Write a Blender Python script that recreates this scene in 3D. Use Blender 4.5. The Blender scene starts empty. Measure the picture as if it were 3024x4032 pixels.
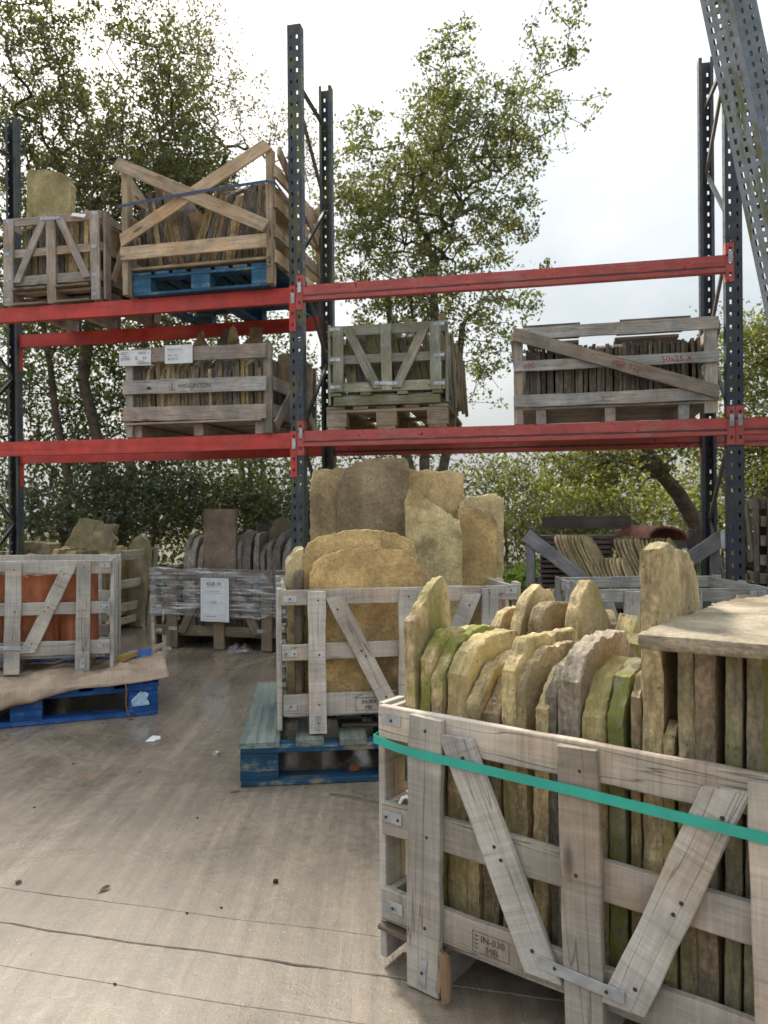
import bpy, bmesh, math, random
import numpy as np
from mathutils import Vector, Matrix, Euler, noise

random.seed(7)
rad = math.radians
scene = bpy.context.scene
COL = scene.collection

# ------------------------------------------------------------------ camera, sky, sun, exposure
cam_d = bpy.data.cameras.new('camera')
cam = bpy.data.objects.new('camera', cam_d)
COL.objects.link(cam)
cam.location = (0, 0, 1.0)
cam.rotation_euler = (Matrix.Rotation(rad(90 - 0.05), 3, 'X') @ Matrix.Rotation(rad(-0.5), 3, 'Z')).to_euler()
cam_d.sensor_fit = 'HORIZONTAL'
cam_d.sensor_width = 36.0
cam_d.lens = 35.8
cam_d.clip_start = 0.05
cam_d.clip_end = 3000
cam_d.dof.use_dof = True
cam_d.dof.focus_distance = 2.3
cam_d.dof.aperture_fstop = 9.0
scene.camera = cam

SUN_AZ, SUN_EL = rad(-22), rad(42)          # azimuth from +Y towards +X, elevation
world = bpy.data.worlds.new('World')
scene.world = world
world.use_nodes = True
wn, wl = world.node_tree.nodes, world.node_tree.links
wn.clear()
w_out = wn.new('ShaderNodeOutputWorld')
w_bg = wn.new('ShaderNodeBackground')
w_bg.inputs['Strength'].default_value = 0.1
sky = wn.new('ShaderNodeTexSky')
sky.sky_type = 'NISHITA'
sky.sun_disc = False
sky.sun_elevation = SUN_EL
sky.sun_rotation = SUN_AZ
sky.dust_density = 6.0
sky.air_density = 1.0
sky.ozone_density = 1.0
tc = wn.new('ShaderNodeTexCoord')
mp = wn.new('ShaderNodeMapping'); mp.inputs['Scale'].default_value = (1.4, 1.4, 3.4)
wl.new(tc.outputs['Generated'], mp.inputs['Vector'])
cn = wn.new('ShaderNodeTexNoise'); cn.inputs['Scale'].default_value = 2.1; cn.inputs['Detail'].default_value = 7; cn.inputs['Roughness'].default_value = 0.52
cn.inputs['Distortion'].default_value = 0.4
wl.new(mp.outputs['Vector'], cn.inputs['Vector'])
cr = wn.new('ShaderNodeValToRGB')
cr.color_ramp.elements[0].position = 0.38; cr.color_ramp.elements[0].color = (2.12, 2.36, 2.48, 1)
cr.color_ramp.elements[1].position = 0.6; cr.color_ramp.elements[1].color = (2.72, 2.88, 2.96, 1)
wl.new(cn.outputs['Fac'], cr.inputs['Fac'])
wm = wn.new('ShaderNodeMix'); wm.data_type = 'RGBA'; wm.inputs['Factor'].default_value = 0.91
# overcast luminance rises from the horizon to the zenith as (1 + 2 sin h) / 3
sep = wn.new('ShaderNodeSeparateXYZ'); wl.new(tc.outputs['Generated'], sep.inputs[0])
zc = wn.new('ShaderNodeMath'); zc.operation = 'MAXIMUM'; wl.new(sep.outputs['Z'], zc.inputs[0]); zc.inputs[1].default_value = 0.0
zg = wn.new('ShaderNodeMath'); zg.operation = 'MULTIPLY_ADD'; wl.new(zc.outputs[0], zg.inputs[0]); zg.inputs[1].default_value = 1.25; zg.inputs[2].default_value = 0.625
zs = wn.new('ShaderNodeVectorMath'); zs.operation = 'SCALE'; wl.new(cr.outputs['Color'], zs.inputs[0]); wl.new(zg.outputs[0], zs.inputs['Scale'])
wl.new(sky.outputs['Color'], wm.inputs['A']); wl.new(zs.outputs[0], wm.inputs['B'])
wl.new(wm.outputs['Result'], w_bg.inputs['Color'])
wl.new(w_bg.outputs['Background'], w_out.inputs['Surface'])

sun_d = bpy.data.lights.new('sun', 'SUN')
sun_d.energy = 2.1
sun_d.angle = rad(9)
sun_d.color = (1.0, 0.93, 0.82)
sun = bpy.data.objects.new('sun', sun_d)
COL.objects.link(sun)
sun_dir = Vector((math.sin(SUN_AZ) * math.cos(SUN_EL), math.cos(SUN_AZ) * math.cos(SUN_EL), math.sin(SUN_EL)))
sun.rotation_euler = sun_dir.to_track_quat('Z', 'Y').to_euler()
sun.location = (-3, 6, 9)

vs = scene.view_settings
vs.view_transform = 'Standard'; vs.look = 'None'; vs.gamma = 1.0; vs.exposure = 1.66; vs.use_curve_mapping = False
scene.cycles.use_denoising = True
scene.cycles.max_bounces = 5; scene.cycles.diffuse_bounces = 3; scene.cycles.glossy_bounces = 3; scene.cycles.adaptive_threshold = 0.02
scene.cycles.transparent_max_bounces = 16
scene.cycles.caustics_reflective = False; scene.cycles.caustics_refractive = False

# ------------------------------------------------------------------ material helpers
class G:
    """small node-graph helper"""
    def __init__(s, name):
        s.m = bpy.data.materials.new(name); s.m.use_nodes = True
        s.t = s.m.node_tree; s.t.nodes.clear()
        s.out = s.t.nodes.new('ShaderNodeOutputMaterial')
    def n(s, typ, **kw):
        nd = s.t.nodes.new('ShaderNode' + typ)
        for k, v in kw.items():
            if k in ('operation', 'data_type', 'blend_type', 'noise_dimensions', 'feature', 'wave_type', 'bands_direction', 'clamp', 'interpolation_type'):
                setattr(nd, k, v)
            else:
                key = k.replace('_', ' ')
                s.set(nd, key, v)
        return nd
    def set(s, nd, key, v):
        sock = nd.inputs[int(key[3:])] if key.startswith('in ') or (key.startswith('in') and key[2:].isdigit()) else nd.inputs[key]
        if hasattr(v, 'is_output') or isinstance(v, bpy.types.NodeSocket):
            s.t.links.new(v, sock)
        else:
            sock.default_value = v
    def math(s, op, a, b=0.0, clamp=False):
        nd = s.t.nodes.new('ShaderNodeMath'); nd.operation = op; nd.use_clamp = clamp
        for i, v in enumerate((a, b)):
            if isinstance(v, bpy.types.NodeSocket): s.t.links.new(v, nd.inputs[i])
            else: nd.inputs[i].default_value = v
        return nd.outputs[0]
    def mix(s, f, a, b, blend='MIX'):
        nd = s.t.nodes.new('ShaderNodeMix'); nd.data_type = 'RGBA'; nd.blend_type = blend
        for key, v in (('Factor', f), ('A', a), ('B', b)):
            sock = [i for i in nd.inputs if i.name == key and (i.type == 'RGBA' or key == 'Factor')][0]
            if isinstance(v, bpy.types.NodeSocket): s.t.links.new(v, sock)
            else: sock.default_value = v if key == 'Factor' else (tuple(v) + (1,))[:4]
        return [o for o in nd.outputs if o.type == 'RGBA'][0]
    def step(s, v, lo, hi, a=0.0, b=1.0):
        nd = s.t.nodes.new('ShaderNodeMapRange'); nd.interpolation_type = 'SMOOTHSTEP'
        s.t.links.new(v, nd.inputs[0])
        for i, x in zip((1, 2, 3, 4), (lo, hi, a, b)): nd.inputs[i].default_value = x
        return nd.outputs[0]
    def coords(s, rnd=True, kind='Object'):
        t = s.t.nodes.new('ShaderNodeTexCoord')
        s.info = s.t.nodes.new('ShaderNodeObjectInfo')
        v = t.outputs[kind]
        if rnd:
            r = s.math('MULTIPLY', s.info.outputs['Random'], 61.0)
            ad = s.t.nodes.new('ShaderNodeVectorMath'); ad.operation = 'ADD'
            s.t.links.new(v, ad.inputs[0]); s.t.links.new(r, ad.inputs[1])
            v = ad.outputs[0]
        return v
    def scaled(s, v, sc, rot=(0, 0, 0)):
        nd = s.t.nodes.new('ShaderNodeMapping'); s.t.links.new(v, nd.inputs['Vector'])
        nd.inputs['Scale'].default_value = sc; nd.inputs['Rotation'].default_value = rot
        return nd.outputs[0]
    def noise(s, v, scale, detail=5, rough=0.55, dist=0.0):
        nd = s.t.nodes.new('ShaderNodeTexNoise'); s.t.links.new(v, nd.inputs['Vector'])
        nd.inputs['Scale'].default_value = scale; nd.inputs['Detail'].default_value = detail
        nd.inputs['Roughness'].default_value = rough; nd.inputs['Distortion'].default_value = dist
        return nd.outputs['Fac']
    def voro(s, v, scale, feature='F1'):
        nd = s.t.nodes.new('ShaderNodeTexVoronoi'); s.t.links.new(v, nd.inputs['Vector']); nd.feature = feature
        nd.inputs['Scale'].default_value = scale
        return nd.outputs['Distance']
    def bump(s, h, strength=0.5, dist=0.01, prev=None):
        nd = s.t.nodes.new('ShaderNodeBump'); s.t.links.new(h, nd.inputs['Height'])
        nd.inputs['Strength'].default_value = strength; nd.inputs['Distance'].default_value = dist
        if prev is not None: s.t.links.new(prev, nd.inputs['Normal'])
        return nd.outputs['Normal']
    def bsdf(s, color, rough=0.8, normal=None, metal=0.0, spec=0.5):
        b = s.t.nodes.new('ShaderNodeBsdfPrincipled')
        for key, v in (('Base Color', color), ('Roughness', rough), ('Metallic', metal), ('Specular IOR Level', spec)):
            if isinstance(v, bpy.types.NodeSocket): s.t.links.new(v, b.inputs[key])
            else: b.inputs[key].default_value = (tuple(v) + (1,))[:4] if key == 'Base Color' else v
        if normal is not None: s.t.links.new(normal, b.inputs['Normal'])
        s.b = b
        s.t.links.new(b.outputs[0], s.out.inputs['Surface'])
        return s.m

MAT = {}
def vmul(g, col, fac):
    """colour times scalar socket"""
    nd = g.t.nodes.new('ShaderNodeVectorMath'); nd.operation = 'SCALE'
    if isinstance(col, bpy.types.NodeSocket): g.t.links.new(col, nd.inputs[0])
    else: nd.inputs[0].default_value = col[:3]
    g.t.links.new(fac, nd.inputs['Scale'])
    return nd.outputs[0]

def mat_stone():
    """riven sandstone: weathered faces with stains and flaked layers, paler split edges with bedding lines"""
    g = G('stone'); v = g.coords()
    base = g.info.outputs['Color']
    tcn = g.t.nodes.new('ShaderNodeTexCoord'); sp = g.t.nodes.new('ShaderNodeSeparateXYZ'); g.t.links.new(tcn.outputs['Normal'], sp.inputs[0])
    face = g.step(g.math('ABSOLUTE', sp.outputs['Y']), 0.6, 0.9)
    n1 = g.noise(v, 8, 9, 0.68); n2 = g.noise(v, 3.0, 6, 0.65, 0.8); n3 = g.noise(v, 95, 6, 0.7)
    st = g.noise(g.scaled(v, (17, 80, 17)), 1.0, 7, 0.7, 0.4)
    flk = g.noise(v, 4.2, 6, 0.6, 0.5)
    sn = g.t.nodes.new('ShaderNodeMath'); sn.operation = 'SNAP'; g.t.links.new(flk, sn.inputs[0]); sn.inputs[1].default_value = 0.085
    layer = sn.outputs[0]
    c = vmul(g, base, g.step(n1, 0.28, 0.72, 0.68, 1.24))
    c = vmul(g, c, g.step(n3, 0.3, 0.7, 0.8, 1.18))
    c = vmul(g, c, g.step(layer, 0.25, 0.75, 0.74, 1.22))
    edge_c = vmul(g, vmul(g, vmul(g, base, g.step(st, 0.3, 0.7, 0.6, 1.3)), g.step(n3, 0.3, 0.7, 0.75, 1.28)), g.step(n1, 0.3, 0.7, 0.68, 1.22))
    edge_c = g.mix(g.step(n2, 0.5, 0.68, 0, 0.5), edge_c, (0.12, 0.1, 0.08))
    dark = g.step(n2, 0.52, 0.66, 0, 0.62)
    brown = g.step(g.noise(v, 4.1, 6, 0.65, 1.0), 0.54, 0.68, 0, 0.5)
    cf = g.mix(dark, g.mix(brown, c, (0.3, 0.165, 0.065)), (0.135, 0.105, 0.07))
    c = g.mix(face, edge_c, cf)
    lich = g.noise(g.scaled(v, (1, 1, 1), (0.3, 0.7, 0.2)), 24, 7, 0.78)
    c = g.mix(g.step(lich, 0.63, 0.655, 0, 0.6), c, (0.52, 0.5, 0.41))
    pits = g.noise(v, 55, 3, 0.6)
    c = g.mix(g.step(pits, 0.68, 0.71, 0, 0.75), c, (0.05, 0.042, 0.035))
    ms = g.noise(v, 5.5, 7, 0.7, 0.3)
    mossf = g.math('MULTIPLY', g.step(ms, 0.40, 0.58), g.info.outputs['Alpha'], True)
    c = g.mix(g.math('MULTIPLY', mossf, g.step(n3, 0.3, 0.6, 0.45, 1.0)), c, (0.2, 0.22, 0.045))
    h = g.math('ADD', g.math('MULTIPLY', n1, 0.8), g.math('ADD', g.math('MULTIPLY', n3, 0.22), g.math('MULTIPLY', st, 0.5)))
    h = g.math('ADD', h, g.math('MULTIPLY', layer, 1.6))
    g.bsdf(c, 0.9, g.bump(h, 0.9, 0.012), spec=0.2)
    return g.m

def mat_wood(name, grey=0.6, fuzzy=1.0, sawn=False):
    g = G(name); v = g.coords()
    base = g.info.outputs['Color']
    gr = g.noise(g.scaled(v, (2.6, 42, 42)), 1.0, 7, 0.65, 1.1)
    gr2 = g.noise(g.scaled(v, (9, 170, 170)), 1.0, 5, 0.7, 0.5)
    saw = g.noise(g.scaled(v, (230, 9, 9), (0, 0, 0.12)), 1.0, 4, 0.7, 0.6)
    blot = g.noise(v, 5, 5, 0.6, 0.3)
    if sawn: gr, gr2 = g.step(gr, 0.0, 1.0, 0.36, 0.64), g.step(gr2, 0.0, 1.0, 0.36, 0.64)
    c = vmul(g, base, g.step(gr, 0.28, 0.72, 0.80, 1.12))
    c = vmul(g, c, g.step(gr2, 0.3, 0.7, 0.74, 1.16))
    c = vmul(g, c, g.step(saw, 0.3, 0.7, 1 - 0.05 * fuzzy, 1 + 0.03 * fuzzy))
    c = vmul(g, c, g.step(blot, 0.3, 0.7, 0.7, 1.18))
    wm = g.noise(v, 3.3, 4, 0.6, 0.4)
    c = g.mix(g.step(wm, 0.45, 0.68, 0, 0.5), c, g.mix(1.0, c, (1.05, 0.82, 0.62), 'MULTIPLY'))
    dk = g.noise(v, 2.3, 4, 0.6, 0.8)
    c = g.mix(g.step(dk, 0.6, 0.78, 0, 0.35), c, (0.12, 0.09, 0.07))
    if sawn:
        bl = g.noise(g.scaled(v, (95, 1.6, 1.6), (0, 0, 0.03)), 1.0, 4, 0.75, 0.15)
        reg = g.noise(v, 4.0, 3, 0.6)
        c = g.mix(g.math('MULTIPLY', g.step(bl, 0.56, 0.68, 0, 0.34), g.step(reg, 0.35, 0.6, 0.25, 1.0)), c, (0.13, 0.11, 0.095))
        c = vmul(g, c, g.step(bl, 0.3, 0.6, 1.1, 0.94))
    crack = g.noise(g.scaled(v, (1.1, 26, 26)), 1.0, 2, 0.5, 0.2)
    cf = g.step(g.math('ABSOLUTE', g.math('SUBTRACT', crack, 0.44)), 0.0, 0.010, 0.5, 0)
    c = g.mix(cf, c, (0.03, 0.024, 0.02))
    kn = g.voro(g.scaled(v, (2.3, 8, 8)), 1.0)
    c = g.mix(g.step(kn, 0.05, 0.13, 0.7, 0), c, (0.06, 0.036, 0.02))
    ms = g.noise(v, 6.5, 5, 0.6)
    c = g.mix(g.math('MULTIPLY', g.step(ms, 0.4, 0.62), g.info.outputs['Alpha'], True), c, (0.11, 0.14, 0.035))
    h = g.math('ADD', g.math('MULTIPLY', gr, 1.0), g.math('ADD', g.math('MULTIPLY', gr2, 0.35), g.math('MULTIPLY', saw, 0.15 * fuzzy)))
    h = g.math('SUBTRACT', h, g.math('MULTIPLY', cf, 1.2))
    g.bsdf(c, 0.85, g.bump(h, 0.55, 0.004), spec=0.25)
    return g.m

def mat_paintwood(name, wear=0.5):
    """painted pallet wood with paint worn away"""
    g = G(name); v = g.coords()
    base = g.info.outputs['Color']
    gr = g.noise(g.scaled(v, (2, 40, 40)), 1.0, 5, 0.6, 0.5)
    n1 = g.noise(v, 7, 6, 0.65, 0.4); n2 = g.noise(v, 40, 4, 0.6)
    c = vmul(g, base, g.step(n1, 0.25, 0.75, 0.55, 1.35))
    c = vmul(g, c, g.step(gr, 0.3, 0.7, 0.75, 1.15))
    w = g.math('ADD', g.math('MULTIPLY', n1, 0.5), g.math('ADD', g.math('MULTIPLY', gr, 0.35), g.math('MULTIPLY', n2, 0.15)))
    wf = g.math('MULTIPLY', g.step(w, 0.60 - 0.16 * wear, 0.68 - 0.14 * wear), g.info.outputs['Alpha'], True)
    bare = vmul(g, (0.27, 0.235, 0.13), g.step(gr, 0.3, 0.7, 0.55, 1.2))
    c = g.mix(wf, c, bare)
    dk = g.noise(v, 3.1, 5, 0.65, 0.6)
    c = g.mix(g.step(dk, 0.56, 0.74, 0, 0.7), c, (0.03, 0.035, 0.03))
    g.bsdf(c, 0.72, g.bump(g.math('ADD', gr, g.math('MULTIPLY', n2, 0.4)), 0.5, 0.004), spec=0.3)
    return g.m

def mat_metalpaint(name, rust=0.3, rough=0.5, algae=False, lip=False):
    g = G(name); v = g.coords()
    base = g.info.outputs['Color']
    n1 = g.noise(v, 9, 7, 0.65); n2 = g.noise(v, 45, 5, 0.65); n3 = g.noise(g.scaled(v, (3, 30, 30)), 1.0, 5, 0.6)
    c = vmul(g, base, g.step(n1, 0.25, 0.75, 0.72, 1.2))
    c = vmul(g, c, g.step(n3, 0.3, 0.7, 0.88, 1.08))
    fade = g.noise(v, 5.0, 6, 0.7)
    c = g.mix(g.math('MULTIPLY', g.step(fade, 0.5, 0.68), 0.35 * rust * 2, True), c, (0.42, 0.2, 0.18) if not algae else (0.17, 0.18, 0.19))
    w = g.math('ADD', g.math('MULTIPLY', n1, 0.55), g.math('MULTIPLY', n2, 0.45))
    rf = g.step(w, 0.66 - 0.1 * rust, 0.70 - 0.1 * rust)
    c = g.mix(rf, c, (0.06, 0.03, 0.02) if not algae else (0.035, 0.03, 0.025))
    if lip:
        tz = g.t.nodes.new('ShaderNodeTexCoord'); sz = g.t.nodes.new('ShaderNodeSeparateXYZ'); g.t.links.new(tz.outputs['Object'], sz.inputs[0])
        band = g.math('SUBTRACT', 1.0, g.step(g.math('ABSOLUTE', g.math('ADD', sz.outputs['Z'], 0.074)), 0.0, 0.015), True)
        scr = g.noise(g.scaled(v, (6, 40, 60)), 1.0, 6, 0.7)
        c = g.mix(g.math('MULTIPLY', band, g.step(g.math('ADD', scr, g.math('MULTIPLY', band, 0.2)), 0.5, 0.6), True), c, (0.045, 0.03, 0.026))
        scf = g.noise(g.scaled(v, (2.5, 20, 90)), 1.0, 6, 0.7)
        c = g.mix(g.step(scf, 0.56, 0.66, 0, 0.55), c, (0.5, 0.22, 0.2))
    if algae:
        al = g.noise(g.scaled(v, (14, 14, 3.2)), 1.0, 7, 0.7)
        c = g.mix(g.math('MULTIPLY', g.step(al, 0.47, 0.6), g.info.outputs['Alpha'], True), c, (0.125, 0.13, 0.04))
    g.bsdf(c, g.step(n1, 0.2, 0.8, rough - 0.1, rough + 0.25), g.bump(g.math('ADD', n2, g.math('MULTIPLY', rf, -0.8)), 0.25, 0.003), metal=0.0, spec=0.45)
    return g.m

def mat_galv():
    g = G('galvanised_steel'); v = g.coords()
    n = g.voro(v, 60); n2 = g.noise(v, 14, 6, 0.6)
    c = vmul(g, (0.5, 0.53, 0.56), g.step(n2, 0.3, 0.7, 0.6, 1.15))
    c = g.mix(g.step(g.noise(v, 22, 5, 0.7), 0.62, 0.7, 0, 0.7), c, (0.16, 0.1, 0.06))
    g.bsdf(c, 0.42, g.bump(n2, 0.2, 0.002), metal=0.55)
    return g.m

def mat_plain(name, col, rough=0.6, var=0.25, scale=12, metal=0.0, spec=0.4, bump=0.2):
    g = G(name); v = g.coords()
    n = g.noise(v, scale, 6, 0.6); n2 = g.noise(v, scale * 6, 4, 0.6)
    c = vmul(g, col, g.step(n, 0.25, 0.75, 1 - var, 1 + var))
    c = vmul(g, c, g.step(n2, 0.3, 0.7, 1 - var * 0.4, 1 + var * 0.4))
    g.bsdf(c, rough, g.bump(g.math('ADD', n, g.math('MULTIPLY', n2, 0.3)), bump, 0.004), metal=metal, spec=spec)
    return g.m

def mat_terracotta():
    g = G('terracotta'); v = g.coords(); base = g.info.outputs['Color']
    n = g.noise(v, 6, 6, 0.65, 0.4); n2 = g.noise(v, 50, 5, 0.6); n3 = g.noise(g.scaled(v, (26, 26, 2)), 1.0, 4, 0.6)
    c = vmul(g, base, g.step(n, 0.25, 0.75, 0.55, 1.2))
    c = vmul(g, c, g.step(n3, 0.3, 0.7, 0.75, 1.12))
    c = g.mix(g.step(g.noise(v, 3, 6, 0.7), 0.56, 0.7, 0, 0.6), c, (0.10, 0.075, 0.06))
    c = g.mix(g.step(g.noise(v, 15, 6, 0.7), 0.63, 0.72, 0, 0.5), c, (0.5, 0.36, 0.28))
    g.bsdf(c, 0.85, g.bump(g.math('ADD', n, g.math('MULTIPLY', n2, 0.4)), 0.5, 0.006), spec=0.25)
    return g.m

def mat_concrete():
    g = G('concrete'); v = g.coords(False)
    rot = (0, 0, rad(-32))
    n1 = g.noise(v, 1.6, 8, 0.62, 0.3); n2 = g.noise(v, 30, 6, 0.65); n3 = g.noise(v, 260, 3, 0.7)
    stk = g.noise(g.scaled(v, (9, 0.75, 1), rot), 1.0, 7, 0.62, 0.25)
    stk2 = g.noise(g.scaled(v, (26, 1.6, 1), rot), 1.0, 5, 0.6, 0.4)
    c = vmul(g, (0.258, 0.208, 0.156), g.step(n1, 0.25, 0.75, 0.72, 1.22))
    c = vmul(g, c, g.step(n2, 0.25, 0.75, 0.80, 1.18))
    c = vmul(g, c, g.step(n3, 0.3, 0.7, 0.72, 1.25))
    c = vmul(g, c, g.step(stk, 0.3, 0.7, 0.78, 1.12))
    c = vmul(g, c, g.step(stk2, 0.3, 0.7, 0.86, 1.08))
    # exposed rougher aggregate patches, rust stains, fine hair cracks
    pt = g.noise(v, 2.7, 6, 0.65, 0.6)
    agg = g.noise(v, 75, 4, 0.75)
    c = g.mix(g.math('MULTIPLY', g.step(pt, 0.54, 0.64), g.step(agg, 0.5, 0.62, 0, 0.75)), c, (0.12, 0.105, 0.09))
    rs = g.noise(g.scaled(v, (1, 1, 1), (0, 0, 1.1)), 1.9, 6, 0.7, 0.8)
    c = g.mix(g.step(rs, 0.6, 0.74, 0, 0.5), c, (0.3, 0.165, 0.08))
    chips = g.noise(v, 120, 2, 0.5)
    c = g.mix(g.step(chips, 0.70, 0.74, 0, 0.7), c, (0.55, 0.5, 0.42))
    dots = g.noise(g.scaled(v, (1, 1, 1), (0, 0, 0.4)), 48, 2, 0.5)
    c = g.mix(g.step(dots, 0.735, 0.76, 0, 0.7), c, (0.04, 0.03, 0.025))
    scr_ = g.noise(g.scaled(v, (60, 7, 1), rot), 1.0, 6, 0.75, 0.3)
    c = g.mix(g.step(scr_, 0.63, 0.68, 0, 0.35), c, (0.42, 0.37, 0.3))
    pit = g.noise(v, 38, 5, 0.75)
    c = g.mix(g.step(pit, 0.66, 0.7, 0, 0.55), c, (0.09, 0.075, 0.06))
    # damp: an irregular wet film across the aisle, drier where people walk nearest the gate
    pos = g.t.nodes.new('ShaderNodeSeparateXYZ'); g.t.links.new(v, pos.inputs[0])
    far = g.step(pos.outputs['Y'], 2.1, 4.4, -0.07, 0.2)
    wet = g.noise(g.scaled(v, (1.3, 0.75, 1), rot), 1.5, 5, 0.6, 0.8)
    wf = g.step(g.math('ADD', wet, far), 0.44, 0.66)
    c = g.mix(wf, c, vmul(g, c, g.step(n1, 0, 1, 0.82, 0.95)))
    puddle = g.step(g.math('ADD', g.math('ADD', wet, far), g.math('MULTIPLY', n2, 0.1)), 0.60, 0.72)
    r = g.math('SUBTRACT', g.step(n2, 0.3, 0.7, 0.40, 0.60), g.math('ADD', g.math('MULTIPLY', wf, 0.12), g.math('MULTIPLY', puddle, 0.26)), True)
    h = g.math('ADD', g.math('MULTIPLY', n2, 0.6), g.math('ADD', g.math('MULTIPLY', n3, 0.25), g.math('MULTIPLY', stk2, 0.5)))
    h = g.math('ADD', h, g.math('MULTIPLY', g.math('MULTIPLY', g.step(pt, 0.54, 0.64), agg), 0.8))
    nb = g.t.nodes.new('ShaderNodeBump'); g.t.links.new(h, nb.inputs['Height']); nb.inputs['Distance'].default_value = 0.006
    g.t.links.new(g.step(puddle, 0, 1, 0.55, 0.12), nb.inputs['Strength'])
    g.bsdf(c, r, nb.outputs['Normal'], spec=0.45)
    return g.m

def mat_leaf(name):
    g = G(name)
    info = g.t.nodes.new('ShaderNodeObjectInfo')
    at = g.t.nodes.new('ShaderNodeAttribute'); at.attribute_name = 'tint'
    c = vmul(g, info.outputs['Color'], g.step(at.outputs['Fac'], 0, 1, 0.55, 1.45))
    c = g.mix(g.step(at.outputs['Fac'], 0.88, 1.0, 0, 0.5), c, (0.22, 0.16, 0.03))
    d = g.t.nodes.new('ShaderNodeBsdfDiffuse'); g.t.links.new(c, d.inputs['Color'])
    tr = g.t.nodes.new('ShaderNodeBsdfTranslucent')
    g.t.links.new(g.mix(1.0, c, (1.15, 1.2, 0.55), 'MULTIPLY'), tr.inputs['Color'])
    gl = g.t.nodes.new('ShaderNodeBsdfGlossy'); gl.inputs['Roughness'].default_value = 0.45; gl.inputs['Color'].default_value = (1, 1, 1, 1)
    a = g.t.nodes.new('ShaderNodeMixShader'); a.inputs[0].default_value = 0.5
    g.t.links.new(d.outputs[0], a.inputs[1]); g.t.links.new(tr.outputs[0], a.inputs[2])
    b = g.t.nodes.new('ShaderNodeMixShader'); b.inputs[0].default_value = 0.05
    g.t.links.new(a.outputs[0], b.inputs[1]); g.t.links.new(gl.outputs[0], b.inputs[2])
    g.t.links.new(b.outputs[0], g.out.inputs['Surface'])
    return g.m

def mat_film():
    g = G('plastic_film'); v = g.coords(False)
    n = g.noise(g.scaled(v, (1.6, 1.6, 48)), 1.0, 4, 0.6, 1.6)
    n2 = g.noise(g.scaled(v, (4, 4, 22), (0, 0.45, 0)), 1.0, 4, 0.6, 1.2)
    h = g.math('ADD', n, n2)
    nb = g.bump(h, 1.0, 0.02)
    gl = g.t.nodes.new('ShaderNodeBsdfGlossy'); gl.inputs['Roughness'].default_value = 0.12; g.t.links.new(nb, gl.inputs['Normal'])
    df = g.t.nodes.new('ShaderNodeBsdfDiffuse'); df.inputs['Color'].default_value = (0.8, 0.82, 0.87, 1); g.t.links.new(nb, df.inputs['Normal'])
    tp = g.t.nodes.new('ShaderNodeBsdfTransparent')
    a = g.t.nodes.new('ShaderNodeMixShader'); a.inputs[0].default_value = 0.45
    g.t.links.new(gl.outputs[0], a.inputs[1]); g.t.links.new(df.outputs[0], a.inputs[2])
    b = g.t.nodes.new('ShaderNodeMixShader')
    g.t.links.new(g.step(g.math('MULTIPLY', h, 0.5), 0.42, 0.66, 0.06, 0.7), b.inputs[0])
    g.t.links.new(tp.outputs[0], b.inputs[1]); g.t.links.new(a.outputs[0], b.inputs[2])
    g.t.links.new(b.outputs[0], g.out.inputs['Surface'])
    return g.m

def mat_strap(name, col):
    g = G(name); v = g.coords(False)
    w = g.math('SINE', g.noise(g.scaled(v, (420, 40, 160)), 1.0, 2, 0.5), 0.0)
    c = vmul(g, col, g.step(g.noise(v, 9, 5, 0.6), 0.3, 0.7, 0.85, 1.1))
    g.bsdf(c, g.step(g.noise(v, 30, 4, 0.6), 0.3, 0.7, 0.22, 0.5), g.bump(w, 0.5, 0.002), spec=0.6)
    return g.m

def mat_cardboard():
    g = G('cardboard'); v = g.coords(False)
    rib = g.noise(g.scaled(v, (150, 1.5, 1.5)), 1.0, 2, 0.5)
    n = g.noise(v, 5, 7, 0.65, 0.4)
    c = vmul(g, (0.42, 0.315, 0.235), g.step(n, 0.25, 0.75, 0.68, 1.15))
    c = vmul(g, c, g.step(rib, 0.3, 0.7, 0.9, 1.06))
    c = g.mix(g.step(g.noise(v, 2.2, 5, 0.6), 0.56, 0.7, 0, 0.4), c, (0.2, 0.14, 0.1))
    g.bsdf(c, 0.85, g.bump(g.math('ADD', rib, n), 0.3, 0.005), spec=0.2)
    return g.m

MAT['stone'] = mat_stone()
MAT['wood'] = mat_wood('weathered_wood')
MAT['sawn'] = mat_wood('rough_sawn_weathered_wood', sawn=True)
MAT['paintwood'] = mat_paintwood('painted_pallet_wood')
MAT['wornpaint'] = mat_paintwood('worn_bare_pallet_wood', 1.5)
MAT['red'] = mat_metalpaint('red_beam_paint', 0.2, 0.42)
MAT['redworn'] = mat_metalpaint('worn_red_beam_paint', 0.75, 0.55, lip=True)
MAT['upright'] = mat_metalpaint('dark_upright_paint', 0.3, 0.45, True)
MAT['galv'] = mat_galv()
MAT['nail'] = mat_plain('rusty_nail', (0.055, 0.035, 0.025), 0.7)
MAT['terracotta'] = mat_terracotta()
MAT['concrete'] = mat_concrete()
MAT['leaf'] = mat_leaf('leaf')
MAT['film'] = mat_film()
MAT['green_strap'] = mat_strap('green_strap', (0.03, 0.44, 0.34))
MAT['blue_strap'] = mat_strap('blue_strap', (0.035, 0.06, 0.13))
MAT['cardboard'] = mat_cardboard()
MAT['paper'] = mat_plain('paper', (0.72, 0.74, 0.76), 0.6, 0.06, 20, bump=0.1)
MAT['ink'] = mat_plain('black_ink', (0.03, 0.028, 0.026), 0.8, 0.3, 60)
MAT['faint_ink'] = mat_plain('grey_ink', (0.2, 0.21, 0.23), 0.8, 0.3, 60)
MAT['stamp'] = mat_plain('stamp_ink', (0.11, 0.09, 0.075), 0.85, 0.6, 90)
MAT['red_ink'] = mat_plain('red_stencil_ink', (0.34, 0.075, 0.06), 0.85, 0.5, 80)
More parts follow.
